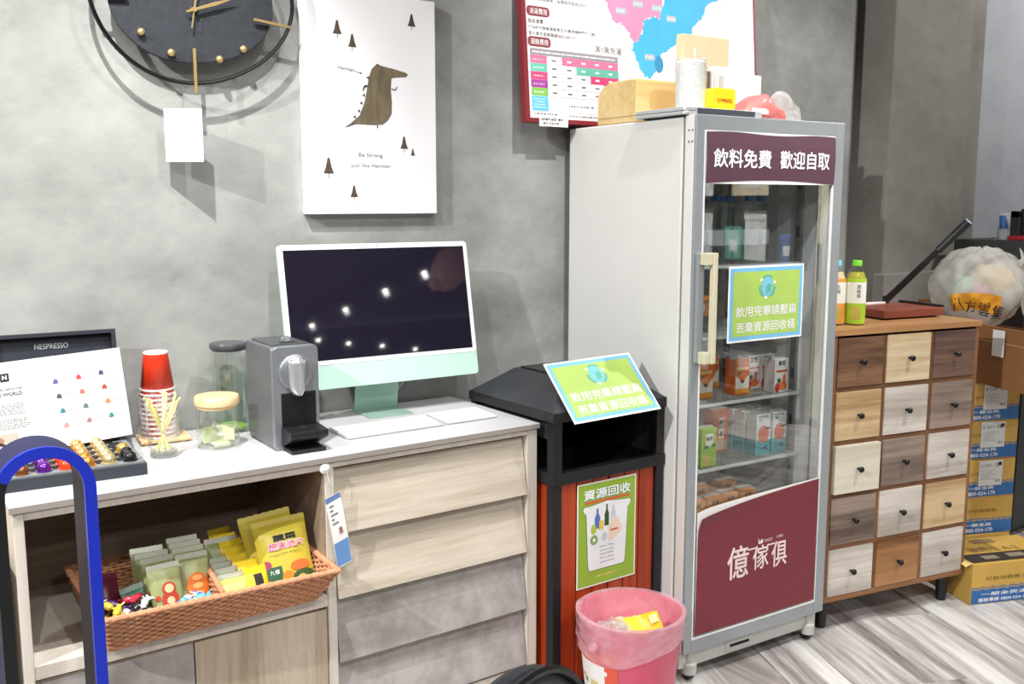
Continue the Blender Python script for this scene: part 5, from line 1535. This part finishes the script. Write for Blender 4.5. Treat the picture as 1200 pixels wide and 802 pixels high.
MB().box(-CWD, 0, -.002, CDP - .012, CZ0 - .002, CZ0 + .016).build('bottom_board', ACAC, ch, bevel=.001)
tones = {'w': ('whitewashed', (166, 156, 145), (216, 209, 200)), 'c': ('cream oak', (170, 146, 106), (216, 198, 166)), 't': ('tan oak', (158, 126, 84), (206, 180, 140)),
         'd': ('dark walnut', (58, 42, 38), (116, 86, 72)), 'n': ('brown walnut', (76, 50, 34), (140, 104, 76)), 'g': ('grey brown', (90, 74, 64), (152, 134, 120)), 'o': ('brown oak', (106, 66, 34), (172, 124, 78)), 'e': ('ivory wood', (194, 186, 166), (214, 207, 190))}
lay = ['ncd', 'twg', 'egw', 'gwt', 'wow']
KNOB = mat('black iron knob', (26, 24, 24), .35, metal=.4)
RP, CP = .1735, .2065
for r_ in range(5):
    zb = .1245 + (4 - r_) * RP
    if r_: MB().box(-CWD + .018, -.018, .002, CDP - .02, zb + RP - .0155, zb + RP - .0015).build('rail', ACAC, ch)
    for c in range(3):
        xa = -.6205 + c * CP
        k = tones[lay[r_][c]]
        ex = .014 if (r_, c) == (2, 0) else .004
        dr = MB().box(xa, xa + .1885, -ex, .018 - ex, zb, zb + .1565).build('drawer', wood('drawer ' + k[0], k[1], k[2], 'x', 34, .5), ch, bevel=.001)
        dr['label'] = '%s drawer front' % k[0]
        MB().box(xa + .01, xa + .178, .018 - ex, .30, zb + .01, zb + .13).build('drawer_box', ACAV, dr)
        MB().lathe([(.0005, 0), (.004, 0), (.004, .010), (.0095, .013), (.0105, .018), (.007, .022), (.0005, .023)], 14).build('knob', KNOB, dr, (xa + .094, -ex, zb + .078), (R(90), 0, 0), smooth=True)
    for c in (1, 2):
        xa = -.6205 + c * CP - .0175
        MB().box(xa, xa + .0170, .0015, CDP - .02, zb - .0015, zb + .157).build('upright', ACAV, ch)
for x, y in ((-CWD + .045, .05), (-.045, .05), (-CWD + .045, CDP - .05), (-.045, CDP - .05)):
    MB().cyl((x, y, 0), (x, y, CZ0 - .002), .017, .023, n=14).build('leg', BLACK, ch, smooth=True)

# bottles on the chest
def drink(label, x, y, cap, body, liquid, lettering):
    t = thing('drink_bottle', label, 'bottle', (x, y, CZ1))
    prof = [(.0005, .001), (.028, .001), (.0318, .006), (.0318, .030), (.0308, .034), (.0318, .038), (.0318, .092), (.0305, .096), (.0318, .100), (.0318, .138), (.030, .146), (.0305, .160), (.020, .182), (.0135, .190), (.0135, .197)]
    MB().shell(prof, 24).build('bottle_wall', CLEAR, t, smooth=True)
    MB().lathe([(.0005, .003), (.0295, .004), (.0300, .150), (.022, .172), (.0005, .173)], 24).build('drink', liquid, t, smooth=True)
    MB().shell([(.0322, .006), (.0322, .072)], 24).build('lower_label', body, t, smooth=True)
    MB().shell([(.0323, .072), (.0323, .140)], 24).build('upper_label', mat('bottle label ivory', (238, 236, 224), .4), t, smooth=True)
    MB().shell([(.0324, .140), (.0312, .152)], 24).build('label_band', body, t, smooth=True)
    MB().lathe([(.0005, .210), (.0145, .210), (.0155, .207), (.0155, .193), (.0145, .192)], 20).build('cap', cap, t, smooth=True)
    # lettering wrapped on the side that faces the room
    fa = math.atan2(-y, -x)
    g = MB()
    z = .132
    for ch_ in lettering:
        vs, fs, tw_, th_ = text_data(ch_, .03)
        s = .013 / th_
        pts = []
        for a_, b_ in vs:
            ang = fa + .30 + (a_ - tw_ / 2) * s / .0328
            pts.append((.0329 * math.cos(ang), .0329 * math.sin(ang), z - .013 + b_ * s))
        g.add(pts, fs); z -= .0145
    g.build('label_lettering', INK, t, fix=False)
    g = MB(); g.grid(lambda u, v: (.0328 * math.cos(fa + .1 + (u - .5) * .9), .0328 * math.sin(fa + .1 + (u - .5) * .9), .020 + .042 * v), 8, 3)
    g.build('label_picture', mat('label amber print', (190, 170, 80), .4, var=.2, scale=30), t, smooth=True)
drink('green tea bottle with bright green cap on the drawer chest', 2.752, 1.945, mat('lime cap', (128, 214, 60), .35), mat('lime label', (164, 204, 50), .35, var=.06), mat('green tea', (178, 170, 60), .1), '原味茶')
drink('blue-capped drink bottle half hidden by the fridge edge', 2.700, 1.985, mat('sky cap', (120, 200, 225), .35), mat('orange label', (222, 150, 70), .4, var=.25, scale=30), mat('pale milk drink', (220, 200, 160), .2), '乳酸')

# guillotine paper cutter
pc = thing('paper_cutter', 'red-brown guillotine paper cutter with raised black arm on the drawer chest', 'paper cutter', (2.930, 1.985, CZ1), -.20)
RB = wood('oxblood board', (120, 60, 46), (150, 82, 64), 'x', 30, .35)
MB().box(0, .275, -.035, .165, .006, .034).build('board', RB, pc, bevel=.003)
MB().box(.02, .04, -.02, .15, 0, .006).box(.235, .255, -.02, .15, 0, .006).build('foot', BLACK, pc)
MB().box(.262, .280, -.030, .165, .032, .042).build('cutting_edge', BLACKM, pc, bevel=.002)
MB().box(.06, .20, .150, .160, .034, .040).build('paper_guide', WHITE, pc)
MB().box(.02, .09, .145, .165, .034, .046).build('white_block', WHITE, pc, bevel=.002)
pv = (.262, .150, .045)
arm = Vector((.335, -.060, .330))
p0 = Vector((.195, .150, .050))
MB().cyl((.195, .158, .034), (.195, .158, .060), .012, n=14).build('pivot', BLACKM, pc, smooth=True)
d_ = (arm - p0)
side = Vector((.0, .003, 0)); upv = Vector((-.0100, 0, .0088))
pA, pB = p0, p0 + d_ * .70
MB().hexa([tuple(pA - side - upv), tuple(pB - side - upv * .8), tuple(pA + side - upv), tuple(pB + side - upv * .8), tuple(pA - side + upv), tuple(pB - side + upv * .8), tuple(pA + side + upv), tuple(pB + side + upv * .8)]).build('arm', BLACKM, pc, bevel=.001)
MB().tube([tuple(p0 + d_ * .64), tuple(p0 + d_ * .66), tuple(p0 + d_ * .98), tuple(p0 + d_)], [.016, .0135, .0150, .0150], 12).build('grip', BLACK, pc, smooth=True)
MB().cyl(tuple(p0 + d_), tuple(p0 + d_ * 1.006), .0138, n=14).build('grip_end', mat('pale blue cap', (170, 190, 215), .4), pc)

# ------------------------------------------------------------------ delivery boxes
BA = -.38
YBOX = mat('yellow kraft carton', (196, 158, 76), .6, var=.05)
BBLU = mat('carton blue', (38, 98, 160), .5)
def shipping(label, loc, rz, w, d_, h, sheet, lines_):
    t = thing('shipping_box', label, 'box', loc, rz, 'yellow and blue shipping boxes')
    MB().box(0, w, 0, d_, 0, h - .0012).build('carton', YBOX, t, bevel=.002)
    MB().box(w * .5 - .0008, w * .5 + .0008, 0.001, d_ - .001, h - .0012, h - .0004).build('lid_seam', mat('carton shade', (140, 108, 50)), t)
    P = Print(t, 0, .0005)
    n = 26
    pts = [(0.001, .003), (w - .001, .003)] + [(w - .001 - (w - .002) * i / n, h * .36 + .003 * math.sin(i * math.pi * .72)) for i in range(n + 1)]
    P.poly('blue_wave', BBLU, pts, 1)
    pts = [(0.001 + (w - .002) * i / n, h * .39 + .003 * math.sin((n - i) * math.pi * .72)) for i in range(n + 1)] + [(w - .001 - (w - .002) * i / n, h * .415 + .003 * math.sin(i * math.pi * .72)) for i in range(n + 1)]
    P.poly('blue_wave', BBLU, pts, 1)
    P.txt('carton_lettering', WHITE, lines_[0], w * .36, h * .245, h=h * .085, w=w * .50, layer=2, bold=.010)
    P.txt('carton_lettering', WHITE, lines_[1], w * .36, h * .105, h=h * .095, w=w * .56, layer=2, bold=.010)
    P.txt('carton_lettering', mat('carton brown ink', (120, 90, 40)), lines_[2], w * .42, h * .62, h=h * .09, w=w * .55, layer=1, bold=.006)
    if sheet:
        x0, z0 = w * .30, h * .30
        P.rect('delivery_slip', mat('slip white', (214, 216, 214), .5), x0, x0 + .105, z0, z0 + .098, 3)
        P.txt('slip_print', INK, '12', x0 + .080, z0 + .080, h=.013, layer=4, bold=.03)
        P.lines('slip_print', GREYINK, x0 + .008, x0 + .062, z0 + .070, z0 + .086, 1, 4, 0, .7)
        P.lines('slip_print', GREYINK, x0 + .008, x0 + .085, z0 + .022, z0 + .062, 5, 4, .4, .3)
        P.rect('slip_print', INK, x0 + .086, x0 + .100, z0 + .076, z0 + .090, 4)
        P.txt('slip_print', INK, '012', x0 + .085, z0 + .018, h=.010, layer=4, bold=.02)
    P.build()
    return t
ln = ['一服全民', '0800-024-170', '好飲用輕鬆']
sx, sy = 3.440, 1.930
for i in range(5):
    j = [0, .004, -.003, .003, -.002][i]
    shipping('yellow and blue shipping box, %s from the floor in the stack behind the drawer chest' % ['lowest', 'second', 'third', 'fourth', 'fifth'][i], (sx + j, sy + j, .147 * i), BA + [.02, -.01, .02, 0, .02][i], .232, .30, .147, i >= 2, ln)
b1 = shipping('opened yellow and blue shipping box on the floor in front of the stack', (3.196, 1.733, 0), BA, .38, .235, .150, False, ['一服全民通', '服務專線 0800-024-170', '好飲用輕鬆 飲品'])
MB().box(.010, .290, .012, .085, .1495, .1512).build('open_slot', mat('inside of carton', (46, 40, 32), .7), b1)
MB().box(.075, .135, .030, .060, .1512, .1522).box(.180, .250, .034, .066, .1512, .1524).build('contents', mat('carton contents', (140, 130, 112), .5), b1)
P = Print(b1, 0, .0005); P.build()
g = MB(); vs, fs, tw_, th_ = text_data('飲用水 A-2', .02)
g.add([(.08 + a_ * .20 / tw_, .10 + b_ * .045 / th_, .1508) for a_, b_ in vs], fs); g.box(.15, .24, .18, .215, .1498, .1506); g.build('top_lettering', mat('carton grey print', (140, 118, 80)), b1, fix=False)
MB().add([(-.001, .006, .150), (-.03, .0, .143), (-.004, .11, .1435), (-.001, .10, .150)], [(0, 1, 2, 3)]).build('lifted_flap', mat('pale carton edge', (226, 200, 130)), b1, solid=.002)

# brown carton with raised flaps and plastic bags of waste
BRN = mat('brown corrugated card', (150, 104, 62), .7, var=.06)
bcx = thing('brown_carton', 'big open brown carton on top of the shipping box stack', 'box', (3.480, 1.935, .737), BA)
cw, cd, chh = .36, .33, .165
y0c = -.26
g = MB().box(0, .006, y0c, cd, 0, chh).box(cw - .006, cw, y0c, cd, 0, chh).box(.006, cw - .006, y0c, y0c + .006, 0, chh).box(.006, cw - .006, cd - .006, cd, 0, chh).box(.006, cw - .006, y0c + .006, cd - .006, 0, .006)
g.build('carton_walls', BRN, bcx)
fl_ = MB().hexa([(.000, y0c, chh), (.005, y0c, chh), (.000, cd, chh), (.005, cd, chh), (-.008, y0c + .01, chh + .055), (-.003, y0c + .01, chh + .055), (-.008, cd - .01, chh + .055), (-.003, cd - .01, chh + .055)]).build('side_flap', BRN, bcx)
MB().hexa([(.006, cd - .005, chh), (cw, cd - .005, chh), (.006, cd, chh), (cw, cd, chh), (.006, cd + .02, chh + .11), (cw, cd + .02, chh + .11), (.006, cd + .025, chh + .11), (cw, cd + .025, chh + .11)]).build('back_flap', BRN, bcx)
MB().box(-.0125, -.0120, .06, .12, chh - .05, chh + .045).build('white_sticker', WHITE, bcx)
MB().box(-.0125, -.0120, -.16, -.10, chh - .05, chh + .045).build('white_sticker', WHITE, bcx)
MB().box(-.0008, 0, y0c + .02, cd - .02, chh - .004, chh).build('flap_edge', mat('card edge pale', (190, 150, 105)), bcx)
BAGM = thin_glass('milky carrier bag', (250, 250, 248), base=.04, haze=.62, hazecol=(240, 238, 236))
def plastic_bag(name, label, loc, rx, ry, rz_, seed, text=None, rz=0):
    t = thing(name, label, 'plastic bag', loc, rz)
    rg = random.Random(seed); ph = [rg.uniform(0, 6.28) for _ in range(9)]
    def q(a, b):
        top_ = max(0, math.cos(b))
        w = 1 + .05 * math.sin(3 * a + ph[0]) * math.sin(b) + .03 * math.sin(5 * a + ph[1] + 5 * b) + .018 * math.sin(11 * a + ph[2] - 9 * b) + .012 * math.sin(19 * a + ph[3] + 14 * b) * math.sin(b)
        w -= .10 * top_ ** 3
        return w
    def fn(u, v):
        a = 2 * math.pi * u; b = math.pi * (.02 + .98 * v); w = q(a, b)
        return (rx * w * math.sin(b) * math.cos(a), ry * w * math.sin(b) * math.sin(a), rz_ * (1 + w * math.cos(b)))
    MB().grid(fn, 64, 30).build('film', BAGM, t, smooth=True)
    kx, ky, kz = rx * .35, -ry * .72, rz_ * 1.58
    MB().tube([(kx, ky + .03, kz - .02), (kx, ky, kz), (kx + .006, ky - .016, kz + .008)], [.026, .012, .018], 10).build('knot', BAGM, t, smooth=True)
    for k, (dx, dz) in enumerate(((.055, .02), (-.05, .03))):
        MB().grid(lambda u, v: (kx + dx * u, ky - .012 - .012 * math.sin(2.5 * u) + (v - .5) * .01, kz + .006 + dz * u + (v - .5) * .03 * (.4 + u)), 8, 4).build('handle_loop', BAGM, t, smooth=True)
    # what shows through the film
    for k, (cx, cy, cz, r_, c, nm) in enumerate(((.02, -.05, 1.15, .055, (240, 214, 70), 'yellow'), (-.06, -.03, .8, .05, (236, 150, 170), 'rose'), (-.09, 0, 1.0, .045, (150, 215, 170), 'mint'), (.06, .03, 1.2, .05, (244, 224, 120), 'pale yellow'))):
        MB().lathe([(.0005, -r_), (r_ * .7, -r_ * .75), (r_, 0), (r_ * .7, r_ * .75), (.0005, r_)], 14).build('content', mat('bag content ' + nm, c, .6), t, (cx * rx / .15, cy * ry / .13, cz * rz_), smooth=True)
    if text:
        fa = math.atan2(-loc[1], -loc[0]) - rz
        def wrap(a, z, off):
            cb = max(-.95, min(.95, z / rz_ - 1)); b = math.acos(cb)
            w = q(a, b)
            return ((rx * w + off) * math.sin(b) * math.cos(a), (ry * w + off) * math.sin(b) * math.sin(a), rz_ * (1 + w * math.cos(b)))
        MB().grid(lambda u, v: wrap(fa - .55 + 1.1 * u, rz_ * (.40 + .42 * v + .10 * math.sin(3 * u)), .0025), 18, 10).build('orange_print', mat('bag orange', (236, 164, 50), .5), t, smooth=True)
        g = MB()
        for i, ch_ in enumerate(text):
            vs, fs, tw_, th_ = text_data(ch_, .05)
            s = .052 / th_
            g.add([wrap(fa - .50 + .30 * i + a_ * s / rx, rz_ * (.62 - .05 * i) - .026 + b_ * s, .0045) for a_, b_ in vs], fs)
        g.build('brush_lettering', INK, t, fix=False)
    return t
plastic_bag('carrier_bag', 'stuffed white carrier bag with orange print and black brush lettering', (3.655, 2.030, .922), .205, .16, .160, 4, '八方雲集')
plastic_bag('carrier_bag', 'white plastic bag at the right picture edge beside the lettered bag', (3.700, 1.745, .880), .13, .12, .15, 9)
# grey steel cupboard behind them, with black clamps on top
gcx = thing('steel_cupboard', 'dark grey steel cupboard behind the plastic bags at the right edge', 'cupboard', (3.98, 2.02, 0), 0)
DG = mat('dark grey steel', (58, 58, 60), .5, metal=.2)
MB().box(0, .75, 0, .32, .03, 1.245).build('body', DG, gcx, bevel=.004)
MB().box(.01, .37, -.012, 0, .05, 1.23).build('door', DG, gcx, bevel=.002); MB().box(.38, .74, -.012, 0, .05, 1.23).build('door', DG, gcx, bevel=.002)
MB().box(.33, .345, -.03, -.012, .6, .75).build('handle', STEEL, gcx)
MB().box(.04, .71, .04, .28, 0, .03).build('plinth', BLACK, gcx)
for i, (x, h) in enumerate(((4.020, .118), (4.100, .125), (4.190, .11))):
    t = thing('black_clamp', 'black clamp tool on the steel cupboard, %s of the three' % ['leftmost', 'middle', 'rightmost'][i], 'tool', (x, 2.10, 1.246), group='black clamps on the cupboard')
    MB().box(-.008, .008, -.02, .02, 0, h).build('bar', BLACK, t, bevel=.003)
    MB().box(-.008, .060, -.02, .02, h - .028, h).build('jaw', BLACK, t, bevel=.003)
    MB().box(.018, .034, -.018, .018, .02, h - .02).build('screw_bar', BLACKM, t, bevel=.002)
    MB().box(-.012, .064, -.024, .024, 0, .018).build('foot', mat('tool red', (160, 28, 36), .4), t, bevel=.003)
tk = thing('blue_pouch', 'blue and white plastic pouch standing behind the carrier bag', 'pouch', (3.955, 2.16, 1.246))
MB().box(.03, .11, 0, .006, 0, .002).build('pouch_base', BAGM, tk)
MB().grid(lambda u, v: (.03 + .075 * u + .02 * v, .01 * math.sin(5 * u), .11 * v), 8, 8).build('pouch_film', BAGM, tk, smooth=True)
MB().grid(lambda u, v: (.052 + .05 * u * (1 - v * .6), .01 * math.sin(5 * u) - .002, .045 + .055 * v), 6, 4).build('pouch_print', mat('pouch blue', (90, 130, 200), .5), tk, smooth=True)

# ------------------------------------------------------------------ trolley handle and chair in the foreground
hx = thing('trolley', 'hand trolley with tall looped handle, blue front edge, at the left front', 'trolley', (.240, 1.50, 0))
BANDM = mat('grey rubber band', (46, 47, 84), .55, var=.04, spec=.3)
BLUEH = mat('royal blue trim', (28, 52, 196), .4, var=.03)
def loop(off, n=22):
    r_ = .068 - off; zc = .982
    pts = [(r_, .0)]
    pts = [(r_, .05)] + [(r_ * math.cos(math.pi * i / n), zc + r_ * math.sin(math.pi * i / n)) for i in range(n + 1)] + [(-r_, .05)]
    return pts
def band(o_off, i_off, ya, yb, a=0, b=None):
    O = loop(o_off); I = loop(i_off)
    b = len(O) if b is None else b
    O, I = O[a:b], I[a:b]
    n = len(O); g = MB()
    vs = [(x, ya, z) for x, z in O] + [(x, ya, z) for x, z in I] + [(x, yb, z) for x, z in O] + [(x, yb, z) for x, z in I]
    fs = []
    for i in range(n - 1):
        fs += [(i, i + 1, n + i + 1, n + i), (2 * n + i, 3 * n + i, 3 * n + i + 1, 2 * n + i + 1), (i, 2 * n + i, 2 * n + i + 1, i + 1), (n + i, n + i + 1, 3 * n + i + 1, 3 * n + i)]
    fs += [(0, n, 3 * n, 2 * n), (n - 1, 3 * n - 1, 4 * n - 1, 2 * n - 1)]
    return g.add(vs, fs)
band(0, .0145, .004, .088).build('handle_band', BANDM, hx, smooth=True)
band(-.001, .0155, -.004, .0035, 0, 21).build('blue_trim', BLUEH, hx, smooth=True)
band(-.001, .0155, -.004, .0035, 20, 25).build('black_trim', BLACK, hx, smooth=True)
MB().box(-.14, .14, -.20, .09, .02, .05).build('base_plate', BLACKM, hx, bevel=.004)
for x in (-.155, .155):
    MB().cyl((x - .014, .06, .05), (x + .014, .06, .05), .05, n=20).build('wheel', BLACK, hx, smooth=True)

cr = thing('black_chair', 'black padded chair whose rounded backrest top shows at the bottom edge', 'chair', (.640, .800, 0), 0.42)
PAD = mat('black leatherette', (34, 38, 44), .45, var=.08, scale=120, bump=.05)
rz_ = rrect(-.20, .20, .45, .848, .19, 12)
MB().prism(rz_, 'y', .06, .10).build('backrest', PAD, cr, bevel=.014)
pp = [(x, .06, z) for x, z in rrect(-.20, .20, .45, .848, .19, 12)]
MB().tube(pp, .0055, 6, closed=True).build('piping', BLACK, cr, smooth=True)
MB().prism([(x, y) for x, y in rrect(-.22, .22, -.36, .06, .06)], 'z', .40, .46).build('seat', PAD, cr, bevel=.015)
for x in (-.19, .19):
    for y in (-.32, .06):
        MB().cyl((x, y, 0), (x * .95, y * .95, .41), .012, n=10).build('leg', BLACKM, cr)
    MB().cyl((x * .8, .09, .40), (x * .8, .09, .60), .012, n=10).build('back_post', BLACKM, cr)
